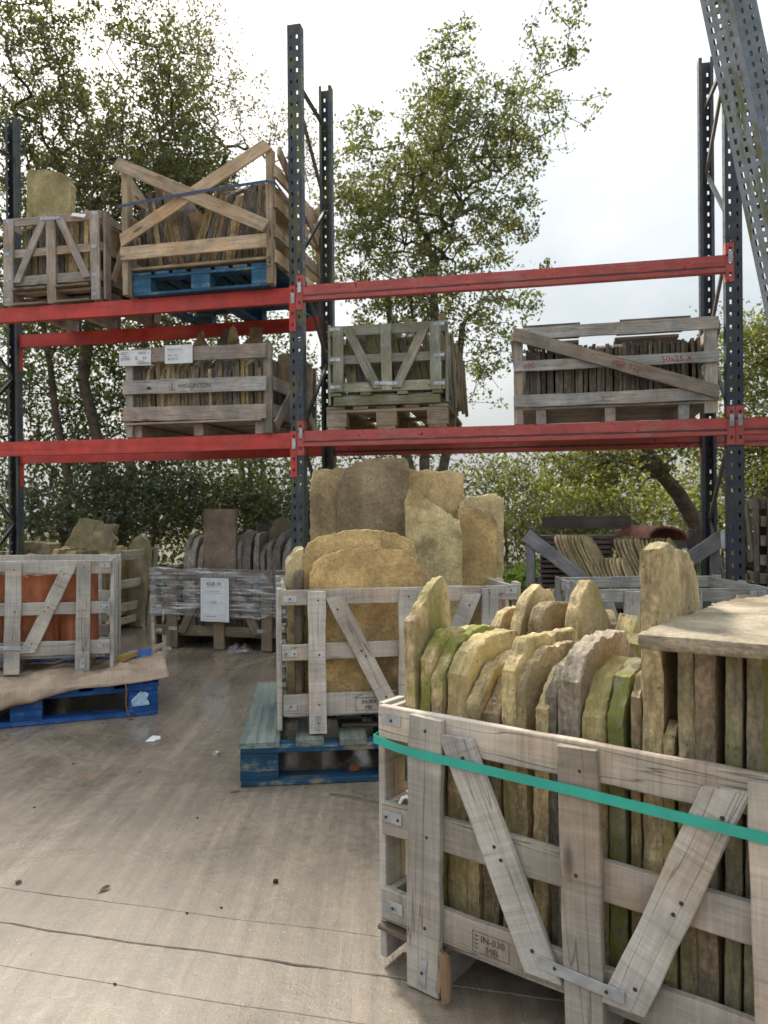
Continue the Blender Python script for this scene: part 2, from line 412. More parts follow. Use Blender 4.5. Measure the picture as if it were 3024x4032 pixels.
MAT['bark'] = mat_plain('bark', (0.115, 0.09, 0.068), 0.95, 0.5, 9, bump=0.9)
MAT['soil'] = mat_plain('soil', (0.1, 0.085, 0.055), 0.95, 0.5, 3, bump=0.8)
MAT['white_plastic'] = mat_plain('white_plastic', (0.75, 0.76, 0.76), 0.4, 0.08)
MAT['twine'] = mat_plain('twine', (0.16, 0.1, 0.06), 0.95, 0.4, 60)

# ------------------------------------------------------------------ object helpers
def link(name, mesh, parent=None, mat=None, color=None, matrix=None):
    o = bpy.data.objects.new(name, mesh)
    COL.objects.link(o)
    if mat is not None and mesh is not None:
        mesh.materials.clear(); mesh.materials.append(MAT[mat] if isinstance(mat, str) else mat)
    if color is not None: o.color = (tuple(color) + (0.0,))[:4]
    if parent is not None: o.parent = parent
    if matrix is not None: o.matrix_local = matrix
    return o
def tag(o, label, cat=None, group=None, kind=None):
    o['label'] = label
    if cat:
        o['category'] = cat; o['kind'] = 'thing'
    if group: o['group'] = group
    if kind: o['kind'] = kind
    return o
def empty(name, loc=(0, 0, 0), rz=0.0, rot=None):
    o = bpy.data.objects.new(name, None); COL.objects.link(o)
    o.empty_display_size = 0.1
    o.location = loc
    o.rotation_euler = rot if rot is not None else (0, 0, rz)
    return o
def from_bm(bm, name, smooth=None):
    me = bpy.data.meshes.new(name); bm.to_mesh(me); bm.free()
    if smooth is not None:
        me.polygons.foreach_set('use_smooth', [True] * len(me.polygons))
        me.set_sharp_from_angle(angle=rad(smooth))
    return me
def pydata(name, vs_, fs_, smooth=None):
    me = bpy.data.meshes.new(name); me.from_pydata([tuple(v) for v in vs_], [], fs_); me.update()
    if smooth is not None:
        me.polygons.foreach_set('use_smooth', [True] * len(me.polygons))
        me.set_sharp_from_angle(angle=rad(smooth))
    return me
ORD = ['zeroth', 'first', 'second', 'third', 'fourth', 'fifth', 'sixth', 'seventh', 'eighth', 'ninth', 'tenth', 'eleventh', 'twelfth', 'thirteenth',
       'fourteenth', 'fifteenth', 'sixteenth', 'seventeenth', 'eighteenth', 'nineteenth', 'twentieth']
TENS = {2: 'twenty', 3: 'thirty', 4: 'forty'}
def ordinal(n):
    if n <= 20: return ORD[n]
    if n % 10 == 0: return {30: 'thirtieth', 40: 'fortieth'}[n]
    return TENS[n // 10] + '-' + ORD[n % 10]

class Frame:
    """a thing's own axes on the ground plan: x along its front, y into its depth"""
    def __init__(s, x, y, rz, z0=0.0):
        s.o = Vector((x, y, z0)); s.rz = rz
        s.R = Matrix.Rotation(rz, 3, 'Z')
    def pt(s, x, y, z=0.0): return s.o + s.R @ Vector((x, y, z))

def basis(a, b, normal):
    """matrix: x along a->b, z along normal, centred"""
    a, b, nrm = Vector(a), Vector(b), Vector(normal)
    x = (b - a).normalized(); y = nrm.cross(x).normalized(); z = x.cross(y)
    m = Matrix((x, y, z)).transposed().to_4x4(); m.translation = (a + b) / 2
    return m

def plank_mesh(L, w, t, rnd, skew0=0.0, skew1=0.0, rough=0.0014, warp=0.0):
    n = max(2, min(14, int(L / 0.075)))
    c = min(0.0022, t * 0.22)
    vs_, fs_ = [], []
    prof = [(-w/2 + c, -t/2), (w/2 - c, -t/2), (w/2, -t/2 + c), (w/2, t/2 - c), (w/2 - c, t/2), (-w/2 + c, t/2), (-w/2, t/2 - c), (-w/2, -t/2 + c)]
    for i in range(n + 1):
        f = i / n
        ey0, ey1 = rnd.uniform(-rough, rough), rnd.uniform(-rough, rough)
        zz = warp * math.sin(f * math.pi) + rnd.uniform(-rough, rough) * 0.3
        for (y, z) in prof:
            x = -L/2 + L * f
            if i == 0: x += skew0 * y + rnd.uniform(0, 0.0025)
            if i == n: x += skew1 * y - rnd.uniform(0, 0.0025)
            vs_.append((x, y + (ey0 if y < 0 else ey1), z + zz))
    for i in range(n):
        for k in range(8):
            a, b = i * 8 + k, i * 8 + (k + 1) % 8
            fs_.append((a, b, b + 8, a + 8))
    fs_.append(tuple(range(7, -1, -1))); fs_.append(tuple(n * 8 + k for k in range(8)))
    return pydata('plank', vs_, fs_)

def plank(parent, name, a, b, w, t, normal=(0, -1, 0), mat='wood', color=(0.3, 0.27, 0.24), skew=(0, 0), rough=0.0014, warp=0.0, vary=0.16, seed=None, label=None):
    vary = vary * 1.3
    rnd = random.Random(seed if seed is not None else random.random())
    a, b = Vector(a), Vector(b)
    me = plank_mesh((b - a).length, w, t, rnd, skew[0], skew[1], rough, warp)
    k = 1 + rnd.uniform(-vary, vary); d = rnd.uniform(-0.05, 0.05)
    col = (color[0] * k * (1 + d), color[1] * k, color[2] * k * (1 - d), (color[3] if len(color) > 3 else 0.0))
    o = link(name, me, parent, mat, col, basis(a, b, normal))
    if label: o['label'] = label
    return o

_nail = None
def nail(parent, loc, normal_axis='Z', r=0.0042):
    """a dark nail head on the outer face of a plank (local z is the plank's outward normal)"""
    global _nail
    if _nail is None:
        bm = bmesh.new(); bmesh.ops.create_cone(bm, cap_ends=True, segments=8, radius1=1, radius2=0.8, depth=0.5)
        _nail = from_bm(bm, 'nail'); _nail.materials.append(MAT['nail'])
    o = bpy.data.objects.new('nail', _nail); COL.objects.link(o); o.parent = parent
    o.matrix_local = Matrix.Translation(loc) @ Matrix.Diagonal((r, r, 0.003, 1))
    return o

def strap_plate(parent, center, L, w, xdir, normal, nails=2, name='metal_strap', bend=0.0, t=0.0016):
    x = Vector(xdir).normalized(); c = Vector(center)
    rnd = random.Random(round(c.x * 977 + c.z * 131, 3))
    me = plank_mesh(L, w, t, rnd, rough=0.0006, warp=bend)
    o = link(name, me, parent, 'galv', (1, 1, 1), basis(c - x * L/2, c + x * L/2, normal))
    for i in range(nails):
        fx = 0 if nails == 1 else (-0.3 + 0.6 * i / (nails - 1))
        nail(o, (fx * L, rnd.uniform(-0.1, 0.1) * w, t/2 + bend * 0.6 + 0.0012), r=0.0036)
    return o

def resample(pts, n):
    """points along a closed outline, packed closer along its upper part, keeping every corner"""
    P = [Vector((p[0], p[1])) for p in pts]; top = max(p.y for p in P)
    seg = []
    for i in range(len(P)):
        a, b = P[i], P[(i + 1) % len(P)]
        w = 0.12 if max(a.y, b.y) < 0.02 * top else (0.7 if min(a.y, b.y) < 0.3 * top else 1.0)
        seg.append((b - a).length * w)
    tot = sum(seg); cnt = [max(1, round(n * s_ / tot)) for s_ in seg]
    while sum(cnt) != n:
        k = max(range(len(cnt)), key=lambda q: (seg[q] / cnt[q]) if sum(cnt) < n else (cnt[q] > 1) * cnt[q] / (seg[q] + 1e-6))
        cnt[k] += 1 if sum(cnt) < n else -1
    out = []
    for i, c in enumerate(cnt):
        a, b = P[i], P[(i + 1) % len(P)]
        low = min(a.y, b.y) < 0.3 * top <= max(a.y, b.y)
        for k in range(c):
            f = k / c
            if low: f = 1 - (1 - f) ** 1.25 if b.y > a.y else f ** 1.25
            out.append(a.lerp(b, f))
    return out

TOPS = {
    'flat':  [(-1, 0), (1, 0), (1, 1), (-1, 1)],
    'worn':  [(-1, 0), (1, 0), (1, .9), (.82, .985), (.1, 1), (-.7, .99), (-.95, .93)],
    'round': [(-1, 0), (1, 0), (1, .72), (.86, .86), (.5, .96), (0, 1), (-.5, .96), (-.86, .86), (-1, .72)],
    'arch':  [(-.95, 0), (.95, 0), (1, .6), (.94, .78), (.72, .92), (.36, .985), (0, 1), (-.4, .97), (-.76, .9), (-.96, .76), (-1, .6)],
    'slant': [(-1, 0), (1, 0), (1, .97), (.7, 1), (-.6, .86), (-1, .8)],
    'slantr': [(-1, 0), (1, 0), (1, .78), (.6, .86), (-.7, 1), (-1, .97)],
    'hump':  [(-1, 0), (1, 0), (1, .8), (.7, .9), (.2, 1), (-.3, .97), (-.75, .9), (-1, .84)],
    'book':  [(-1, 0), (1, 0), (1, .90), (.62, .985), (-.66, 1), (-1, .91)],
    'book2': [(-1, 0), (1, 0), (1, .84), (.45, .99), (-.35, 1), (-.80, .955), (-1, .885)],
    'book3': [(-1, 0), (1, 0), (1, .94), (.3, 1), (-.55, .965), (-1, .85)],
    'peak':  [(-1, 0), (1, 0), (1, .78), (.45, .9), (.1, 1), (-.2, .93), (-.7, .84), (-1, .75)],
}
def slab_mesh(w, h, t, seed, top='worn', N=40, rings=4, rough=0.008, relief=0.004, pts=None, chip=1.0, taper=0.0):
    rnd = random.Random(seed); off = Vector((rnd.uniform(0, 90), rnd.uniform(0, 90), rnd.uniform(0, 90)))
    shape = pts if pts is not None else [(x * w/2, z * h) for x, z in TOPS[top]]
    P = resample(shape, N)
    c2 = Vector((0, h * 0.5))
    Q = []
    for p in P:
        d = (p - c2).normalized()
        j = noise.fractal(Vector((p.x * 26, p.y * 26, 3)) + off, 1.0, 2.0, 3) * rough * 0.6 + noise.noise(Vector((p.x * 60, p.y * 60, 9)) + off) * rough * 0.45
        q = p + d * j
        if q.y < 0.0 or p.y < 0.004: q.y = max(0.0, min(q.y, 0.002))
        Q.append(q)
    vs_, fs_, idx = [], [], []
    def depth(x, z, side):
        v = Vector((x, side * 7.3, z)) + off
        s = noise.fractal(v * 6.5, 1.0, 2.0, 3)
        q = math.floor(noise.noise(v * 3.1) * 2.2 + 0.5) * 0.5
        return (s * 0.3 + q) * relief * 0.6
    def ring(scale, y, side=0, jit=0.0):
        ids = []
        for k, q in enumerate(Q):
            p = c2 + (q - c2) * scale
            if jit:
                d = (q - c2).normalized()
                p = p - d * (abs(noise.noise(Vector((q.x * 38, y * 160, q.y * 38)) + off)) * 1.3 + rnd.random() * 0.28) * jit
            if p.y < 0: p.y = 0
            yy = y + (depth(p.x, p.y, side) * side if side else (rnd.uniform(-0.045, 0.045) * t if jit else 0))
            ids.append(len(vs_)); vs_.append((p.x, yy, p.y))
        return ids
    ins = 1 - min(0.02, 0.0022 * chip / max(0.05, min(w, h)) * 2)
    sc = [0.25, 0.5, 0.72, 0.88][4 - min(4, rings):] if rings > 1 else [0.6]
    R = []
    for s_ in sc: R.append(ring(s_, -t/2, -1))
    R.append(ring(ins, -t/2, -1, 0.0035 * chip))
    R.append(ring(1.0, -t/2 * 0.86, 0, 0.0055 * chip))
    R.append(ring(1.0, t * 0.02, 0, 0.006 * chip))
    R.append(ring(1.0, t/2 * 0.86, 0, 0.0055 * chip))
    R.append(ring(ins, t/2, 1, 0.0035 * chip))
    for s_ in reversed(sc): R.append(ring(s_, t/2, 1))
    for r0, r1 in zip(R[:-1], R[1:]):
        for k in range(N):
            k2 = (k + 1) % N
            fs_.append((r0[k], r1[k], r1[k2], r0[k2]))
    cf, cb = len(vs_), len(vs_) + 1
    vs_.append((0, -t/2 - depth(0, h/2, -1), h/2)); vs_.append((0, t/2 + depth(0, h/2, 1), h/2))
    for k in range(N):
        k2 = (k + 1) % N
        fs_.append((R[0][k], R[0][k2], cf)); fs_.append((R[-1][k2], R[-1][k], cb))
    if taper:
        vs_ = [(x, y * (1 - taper * (z / h)), z) for x, y, z in vs_]
    me = pydata('slab', vs_, fs_)
    nr = len(R) - 1; lo, hi = len(sc), len(sc) + 4
    sm = [not (lo <= (k // N) < hi) if k < nr * N else True for k in range(len(fs_))]
    me.polygons.foreach_set('use_smooth', sm)
    me.set_sharp_from_angle(angle=rad(32))
    return me

def slab(name, label, cat, group, loc, rz, w, h, t, seed, color, lean=0.0, roll=0.0, mat='stone', **kw):
    """lean: tips the slab over its thickness axis; roll: turns it in its own plane"""
    o = link(name, slab_mesh(w, h, t, seed, **kw), None, mat, color)
    o.location = loc
    o.rotation_euler = (Matrix.Rotation(rz, 3, 'Z') @ Matrix.Rotation(lean, 3, 'X') @ Matrix.Rotation(roll, 3, 'Y')).to_euler()
    tag(o, label, cat, group)
    return o

def text_mesh(body, size, mat, parent, matrix, name='lettering', extrude=0.0003, align='LEFT', shear=0.0):
    cu = bpy.data.curves.new('lettering', 'FONT'); cu.body = body; cu.size = size; cu.align_x = align; cu.extrude = extrude; cu.shear = shear
    cu.resolution_u = 3
    tmp = bpy.data.objects.new('lettering_tmp', cu); COL.objects.link(tmp)
    me = bpy.data.meshes.new_from_object(tmp.evaluated_get(bpy.context.evaluated_depsgraph_get()))
    bpy.data.objects.remove(tmp); bpy.data.curves.remove(cu)
    return link(name, me, parent, mat, None, matrix)
def face_matrix(x, y, z, rot=0.0):
    """text lying on a front face (plane normal -Y of the parent), reading left to right; rot turns it in that plane"""
    return Matrix.Translation((x, y, z)) @ Matrix.Rotation(rad(90), 4, 'X') @ Matrix.Rotation(rot, 4, 'Z')
def outline_rect(w, h, b):
    vs_, fs_ = [], []
    for (x0, y0, x1, y1) in ((0, 0, w, b), (0, h - b, w, h), (0, b, b, h - b), (w - b, b, w, h - b)):
        k = len(vs_); vs_ += [(x0, y0, 0), (x1, y0, 0), (x1, y1, 0), (x0, y1, 0)]; fs_.append((k, k+1, k+2, k+3))
    return pydata('frame_mark', vs_, fs_)

def tube(points, radii, sides=6, name='tube', smooth=60):
    vs_, fs_ = [], []
    up = Vector((0.3, 0.2, 1)).normalized()
    P = [Vector(p) for p in points]
    for i, p in enumerate(P):
        d = (P[min(i + 1, len(P) - 1)] - P[max(i - 1, 0)]).normalized()
        a = d.cross(up)
        if a.length < 1e-3: a = d.cross(Vector((1, 0, 0)))
        a.normalize(); b = d.cross(a)
        r = radii[i] if hasattr(radii, '__len__') else radii
        for k in range(sides):
            an = 2 * math.pi * k / sides
            vs_.append(p + a * math.cos(an) * r + b * math.sin(an) * r)
    for i in range(len(P) - 1):
        for k in range(sides):
            k2 = (k + 1) % sides
            fs_.append((i*sides + k, i*sides + k2, (i+1)*sides + k2, (i+1)*sides + k))
    fs_.append(tuple(range(sides - 1, -1, -1))); fs_.append(tuple((len(P)-1)*sides + k for k in range(sides)))
    return pydata(name, vs_, fs_, smooth)

def ribbon(points, width, t, wdir=(0, 0, 1), name='band'):
    """flat band: points along its middle, width along wdir"""
    P = [Vector(p) for p in points]; W = Vector(wdir).normalized()
    vs_, fs_ = [], []
    for i, p in enumerate(P):
        d = (P[min(i + 1, len(P) - 1)] - P[max(i - 1, 0)]).normalized()
        nrm = d.cross(W).normalized()
        for (a, b) in ((-1, -1), (1, -1), (1, 1), (-1, 1)):
            vs_.append(p + W * a * width/2 + nrm * b * t/2)
    for i in range(len(P) - 1):
        for k in range(4):
            k2 = (k + 1) % 4
            fs_.append((i*4 + k, i*4 + k2, i*4 + 4 + k2, i*4 + 4 + k))
    fs_.append((3, 2, 1, 0)); n = (len(P) - 1) * 4; fs_.append((n, n+1, n+2, n+3))
    return pydata(name, vs_, fs_)

def perforated(bm, o, du, dv, width, height, cols, hw, hh, pitch, start=0.03):
    """a sheet with rows of slots"""
    o, du, dv = Vector(o), Vector(du), Vector(dv)
    xs = [0.0]
    for c in cols: xs += [c - hw/2, c + hw/2]
    xs.append(width)
    zs = [0.0]; z = start
    while z + hh < height - 0.01:
        zs += [z, z + hh]; z += pitch
    zs.append(height)
    grid = [[bm.verts.new(o + du * x + dv * z_) for x in xs] for z_ in zs]
    for j in range(len(zs) - 1):
        for i in range(len(xs) - 1):
            if j % 2 == 1 and i % 2 == 1 and cols: continue
            bm.faces.new((grid[j][i], grid[j][i+1], grid[j+1][i+1], grid[j+1][i]))

# ------------------------------------------------------------------ ground
GA = -13.8
gdir = Vector((math.cos(rad(GA)), math.sin(rad(GA)), 0)); gperp = Vector((-gdir.y, gdir.x, 0))
gp0 = Vector((-0.95, 2.02, 0))          # a point on the first joint line
me = pydata('soil', [(-250, -60, -0.03), (250, -60, -0.03), (250, 600, -0.03), (-250, 600, -0.03)], [(0, 1, 2, 3)])
tag(link('ground', me, None, 'soil'), 'bare brown earth around and beyond the concrete yard', None, None, 'structure')

def jag(seed, amp, u):
    return noise.fractal(Vector((u * 2.2, seed * 9.1, 0)), 1.0, 2.0, 5) * amp
def yard_slab(s0, s1, seed0, seed1, amp0, amp1, gap0, gap1, ch0=0.004, ch1=0.004, u0=-9.0, u1=11.0):
    """strip of the concrete yard between two joint lines (s measured across the joints)"""
    n = 1100; vs_, fs_ = [], []
    for i in range(n + 1):
        u = u0 + (u1 - u0) * i / n
        a = s0 + jag(seed0, amp0, u) + max(0.0004, gap0/2 * (0.7 + 1.6 * noise.fractal(Vector((u * 7, seed0, 4)), 1.0, 2.0, 4)))
        b = s1 + jag(seed1, amp1, u) - max(0.0004, gap1/2 * (0.7 + 1.6 * noise.fractal(Vector((u * 7, seed1, 8)), 1.0, 2.0, 4)))
        for (s, z) in ((a, -0.05), (a, -ch0), (a + ch0, 0.0), (b - ch1, 0.0), (b, -ch1), (b, -0.05)):
            p = gp0 + gdir * u + gperp * s; vs_.append((p.x, p.y, z))
    for i in range(n):
        for k in range(5):
            fs_.append((i*6 + k, i*6 + 6 + k, i*6 + 7 + k, i*6 + k + 1))
    return pydata('concrete_slab', vs_, fs_)
yard = tag(empty('concrete_yard'), 'damp brown grey concrete yard with jagged joint lines', None, None, 'structure')
JL = [(-14.0, 1, 0.0, 0.0), (-4.6, 6, 0.01, 0.006), (-0.30, 2, 0.006, 0.0008), (-0.145, 3, 0.016, 0.0042), (0.0, 4, 0.008, 0.0016), (7.2, 5, 0.05, 0.0)]
for (a, b) in zip(JL[:-1], JL[1:]):
    link('concrete_slab', yard_slab(a[0], b[0], a[1], b[1], a[2], b[2], a[3], b[3], a[3] * 0.4 + 0.0006, b[3] * 0.4 + 0.0006), yard, 'concrete')

# ------------------------------------------------------------------ pallet racking
RA = rad(-11.8)
RK = Frame(-0.586, 5.20, RA)
BAY, RDEP = 2.78, 0.82
rack = tag(empty('pallet_rack', RK.o, RA), 'dark steel pallet racking with red shelf beams across the yard', 'pallet rack')
DARK = (0.05, 0.06, 0.08)
def upright_mesh(height, W=0.094, D=0.07, pitch=0.0762, cols=(0.27, 0.73)):
    bm = bmesh.new()
    perforated(bm, (-W/2, 0, 0), (1, 0, 0), (0, 0, 1), W, height, [W * q for q in cols], 0.012, 0.026, pitch)
    perforated(bm, (-W/2, D, 0), (0, -1, 0), (0, 0, 1), D - 0.0008, height, [D * 0.5], 0.011, 0.02, pitch, 0.06)
    perforated(bm, (W/2, 0.0008, 0), (0, 1, 0), (0, 0, 1), D - 0.0008, height, [D * 0.5], 0.011, 0.02, pitch, 0.06)
    perforated(bm, (-W/2 + 0.02, D, 0), (-1, 0, 0), (0, 0, 1), 0.0194, height, [], 0, 0, height)
    perforated(bm, (W/2 - 0.0006, D, 0), (-1, 0, 0), (0, 0, 1), 0.0194, height, [], 0, 0, height)
    return from_bm(bm, 'upright')
def add_solid(o, t=0.0025):
    m = o.modifiers.new('thickness', 'SOLIDIFY'); m.thickness = t; m.offset = 0
def brace_bar(parent, a, b, r=0.014, color=(0.12, 0.12, 0.12, 0.2)):
    """thin steel channel between two uprights"""
    a, b = Vector(a), Vector(b)
    prof = [(-r, -r*.7), (r, -r*.7), (r, r*.7), (r*.72, r*.7), (r*.72, -r*.4), (-r*.72, -r*.4), (-r*.72, r*.7), (-r, r*.7)]
    L = (b - a).length; n = len(prof)
    vs_ = [(x, y, z) for x in (-L/2, L/2) for (y, z) in prof]
    fs_ = [(k, (k+1) % n, (k+1) % n + n, k + n) for k in range(n)] + [tuple(range(n - 1, -1, -1)), tuple(range(n, 2*n))]
    return link('brace', pydata('brace', vs_, fs_), parent, 'upright', color, basis(a, b, (1, 0, 0)))
def frame_set(parent, x, ztop_f, ztop_r, moss):
    """front and rear upright with zigzag braces, at x along the rack"""
    for (y, zt, flip) in ((0.0, ztop_f, 0), (RDEP, ztop_r, math.pi)):
        o = link('upright', upright_mesh(zt), parent, 'upright', DARK + (moss,), Matrix.Translation((x, y, 0)) @ Matrix.Rotation(flip, 4, 'Z'))
        add_solid(o)
        link('base_plate', plank_mesh(0.16, 0.13, 0.006, random.Random(3)), parent, 'upright', DARK, Matrix.Translation((x, y + (0.035 if not flip else -0.035), 0.004)))
    nodes = [(0, 0.30), (1, 0.92), (0, 1.52), (1, 2.16), (0, 2.74), (1, 3.36), (0, 3.86)]
    for (s0, z0), (s1, z1) in zip(nodes[:-1], nodes[1:]):
        if z1 > min(ztop_f, ztop_r) - 0.05: break
        brace_bar(parent, (x, 0.05 if s0 == 0 else RDEP - 0.05, z0), (x, 0.05 if s1 == 0 else RDEP - 0.05, z1), color=(0.16, 0.15, 0.14, 0.3) if s0 else (0.05, 0.045, 0.045, 0.1))
    if ztop_f > 4.1: brace_bar(parent, (x, 0.05, ztop_f - 0.36), (x, RDEP - 0.05, ztop_f - 0.34))
frame_set(rack, 0.0, 4.32, 4.31, 0.75)
frame_set(rack, BAY, 4.17, 4.17, 0.12)
frame_set(rack, -BAY, 4.38, 4.38, 0.5)
frame_set(rack, 2 * BAY, 4.17, 4.17, 0.2)

def beam_mesh(L, H=0.104, T=0.046, stepped=True):
    prof = [(-T/2 - 0.008, -H), (T/2, -H), (T/2, 0), (-T/2, 0), (-T/2, -H + 0.030), (-T/2 - 0.008, -H + 0.024)] if stepped else \
           [(-T/2, -H), (T/2, -H), (T/2, 0), (-T/2, 0)]
    n = len(prof); m = 24; vs_, fs_ = [], []
    for i in range(m + 1):
        x = -L/2 + L * i / m; sag = -0.004 * math.sin(math.pi * i / m)
        for (y, z) in prof: vs_.append((x, y, z + sag))
    for i in range(m):
        for k in range(n): fs_.append((i*n + k, i*n + (k+1) % n, i*n + n + (k+1) % n, i*n + n + k))
    fs_.append(tuple(range(n - 1, -1, -1))); fs_.append(tuple(m*n + k for k in range(n)))
    me = pydata('beam', vs_, fs_)
    bm = bmesh.new(); bm.from_mesh(me)
    bmesh.ops.recalc_face_normals(bm, faces=bm.faces)
    bm.to_mesh(me); bm.free()
    return me
def connector(parent, x, y, ztop, height, side, mat, col, front=True, clip=True):
    """end plate hooked over the upright's face, with slots and a locking clip; x is the plate's inner edge side (+1 right of centre, -1 left)"""
    bm = bmesh.new(); w = 0.046
    x0 = x + 0.0015 if side > 0 else x - w - 0.0015
    yy = -0.0055 if front else 0.0055
    n = max(2, int(height / 0.095)); hh = 0.022
    perforated(bm, (x0, 0, -height), (1, 0, 0), (0, 0, 1), w, height, [w * 0.55], 0.015, hh, 0.0762, 0.035)
    xs = x0 + w if side > 0 else x0
    perforated(bm, (xs, 0, -height), (0, 1 if front else -1, 0), (0, 0, 1), 0.05, height, [], 0, 0, height)
    o = link('connector', from_bm(bm, 'connector'), parent, mat, col, Matrix.Translation((0, y + yy, ztop)))
    add_solid(o, 0.004)
    if clip:
        xc = x0 + w * 0.55; zc = -0.085
        o['clip_x'] = xc; o['clip_z'] = zc
    return o
def beam(x0, x1, y, ztop, mat, col, drop0, drop1, front=True, stepped=True, clip=True):
    """shelf beam between two uprights with its end connectors (rack coordinates)"""
    a, b = x0 + 0.049, x1 - 0.049
    T = 0.046
    o = link('beam', beam_mesh(b - a, stepped=stepped), rack, mat, col, Matrix.Translation(((a + b)/2, y, ztop)) @ Matrix.Rotation(0 if front else math.pi, 4, 'Z'))
    for (x, side, (up, h)) in ((x0, 1, drop0), (x1, -1, drop1)):
        c = connector(rack, x, 0.0 if front else RDEP, ztop + up, h, side, mat, col, front, clip and front)
        c.parent = o
        cm = o.matrix_basis.inverted() @ c.matrix_basis
        c.matrix_local = cm
        if 'clip_x' in c:
            xc, zc = c['clip_x'], c['clip_z']; del c['clip_x']; del c['clip_z']
            link('locking_clip', plank_mesh(0.075, 0.024, 0.004, random.Random(5)), o, 'galv', (1, 1, 1), cm @ basis((xc, -0.006, zc - 0.037), (xc, -0.006, zc + 0.037), (0, -1, 0)))
    return o
RED, REDW = (0.55, 0.06, 0.048), (0.48, 0.095, 0.085)
ZL, ZU = 1.54, 2.53
beam(-BAY, 0, 0.021, ZU, 'red', RED, (0.01, 0.31), (0.01, 0.31), stepped=False)
beam(-BAY, 0, RDEP - 0.021, ZU, 'red', RED, (0.01, 0.31), (0.01, 0.31), front=False, stepped=False)
beam(-BAY, 0, 0.021, ZL, 'red', RED, (0.01, 0.31), (0.01, 0.31), stepped=True)
beam(-BAY, 0, RDEP - 0.021, ZL, 'red', RED, (0.01, 0.31), (0.01, 0.31), front=False, stepped=False)
beam(0, BAY, 0.021, ZU + 0.01, 'redworn', REDW, (0.07, 0.235), (0.07, 0.235))
beam(0, BAY, 0.021, ZL + 0.01, 'redworn', REDW, (0.07, 0.235), (0.07, 0.235))
beam(0, BAY, RDEP - 0.021, ZL, 'redworn', REDW, (0.02, 0.235), (0.02, 0.235), front=False)
beam(BAY, 2 * BAY, 0.021, ZL + 0.01, 'redworn', REDW, (0.07, 0.235), (0.07, 0.235))
beam(BAY, 2 * BAY, RDEP - 0.021, ZL, 'redworn', REDW, (0.02, 0.235), (0.02, 0.235), front=False)

# dismantled frames leaning at the right edge of the yard
def leaning_frame(label, foot, top, span, col):
    foot, top = Vector(foot), Vector(top)
    L = (top - foot).length
    z = (top - foot).normalized(); y = Vector(span).normalized(); y = (y - z * y.dot(z)).normalized(); x = y.cross(z)
    e = empty('leaning_upright_frame')
    m = Matrix((x, y, z)).transposed().to_4x4(); m.translation = foot
    e.matrix_world = m
    sp = Vector(span).length
    # local: x = outward face direction, posts stand apart along local y
    for (yy, fl) in ((0.0, 0.0), (sp, math.pi)):
        o = link('upright', upright_mesh(L, 0.118, 0.09, 0.052, (0.2, 0.5, 0.8)), e, 'upright', col, Matrix.Translation((0, yy, 0)) @ Matrix.Rotation(fl, 4, 'Z')); add_solid(o)
    zs = [0.3 + 0.6 * i for i in range(int((L - 0.4) / 0.6))]
    for i in range(len(zs) - 1):
        a, b = (0.05, sp - 0.05) if i % 2 == 0 else (sp - 0.05, 0.05)
        brace_bar(e, (0, a, zs[i]), (0, b, zs[i + 1]))
    return tag(e, label, 'steel frame', 'leaning steel frames at the right edge')
leaning_frame('perforated steel frame with green algae leaning left, nearest the right edge', (2.09, 3.30, 0.0), (1.175, 3.52, 5.2), (0.42, 0.66, 0), (0.24, 0.26, 0.285, 1.0))
leaning_frame('bluish perforated steel frame leaning close behind the green stained one', (2.27, 3.42, 0.0), (1.36, 3.64, 5.2), (0.42, 0.66, 0), (0.22, 0.265, 0.32, 0.2))

# ------------------------------------------------------------------ pallets
BLUE = (0.02, 0.10, 0.30)
def pallet(name, label, fr, W, D, H, color, mat, cat='pallet', group=None, boards=None, perimeter=True, seed=1, deck=None):
    rnd = random.Random(seed)
    e = tag(empty(name, fr.o, fr.rz), label, cat, group)
    tb, ts, tbo = 0.021, 0.021, 0.021
    hb = H - tb - ts - tbo
    kw = dict(mat=mat, color=color)
    boards = boards or [0.145, 0.10, 0.10, 0.145, 0.10, 0.10, 0.145]
    gap = (W - sum(boards)) / (len(boards) - 1); x = 0
    for w in boards:                                     # deck boards run front to back
        j = rnd.uniform(-0.008, 0.008)
        plank(e, 'deck_board', (x + w/2, j, H - tb/2), (x + w/2, D + j, H - tb/2), w, tb - 0.001, (0, 0, 1), seed=rnd.random(), rough=0.002, mat='wornpaint' if deck else mat, color=deck or color)
        x += w + gap
    for y in (0.05, D/2, D - 0.05):
        plank(e, 'stringer_board', (0.003, y, H - tb - ts/2), (W - 0.003, y, H - tb - ts/2), 0.098, ts - 0.001, (0, 0, 1), seed=rnd.random(), **kw)
    for y in (0.05, D/2, D - 0.05):
        for bx in (0.072, W/2, W - 0.072):
            plank(e, 'block', (bx - 0.07, y, tbo + hb/2), (bx + 0.07, y, tbo + hb/2), 0.096, hb - 0.001, (0, 0, 1), seed=rnd.random(), rough=0.002, **kw)
    if perimeter:
        for y in (0.05, D - 0.05):
            plank(e, 'bottom_board', (0.004, y, tbo/2 + 0.001), (W - 0.004, y, tbo/2 + 0.001), 0.1, tbo - 0.001, (0, 0, 1), seed=rnd.random(), **kw)
        for bx in (0.072, W/2, W - 0.072):
            plank(e, 'bottom_board', (bx, 0.101, tbo/2 + 0.001), (bx, D - 0.101, tbo/2 + 0.001), 0.1, tbo - 0.001, (0, 0, 1), seed=rnd.random(), **kw)
    else:
        for bx in (0.072, W/2, W - 0.072):
            plank(e, 'bottom_board', (bx, 0.003, tbo/2 + 0.001), (bx, D - 0.003, tbo/2 + 0.001), 0.12, tbo - 0.001, (0, 0, 1), seed=rnd.random(), **kw)
    return e

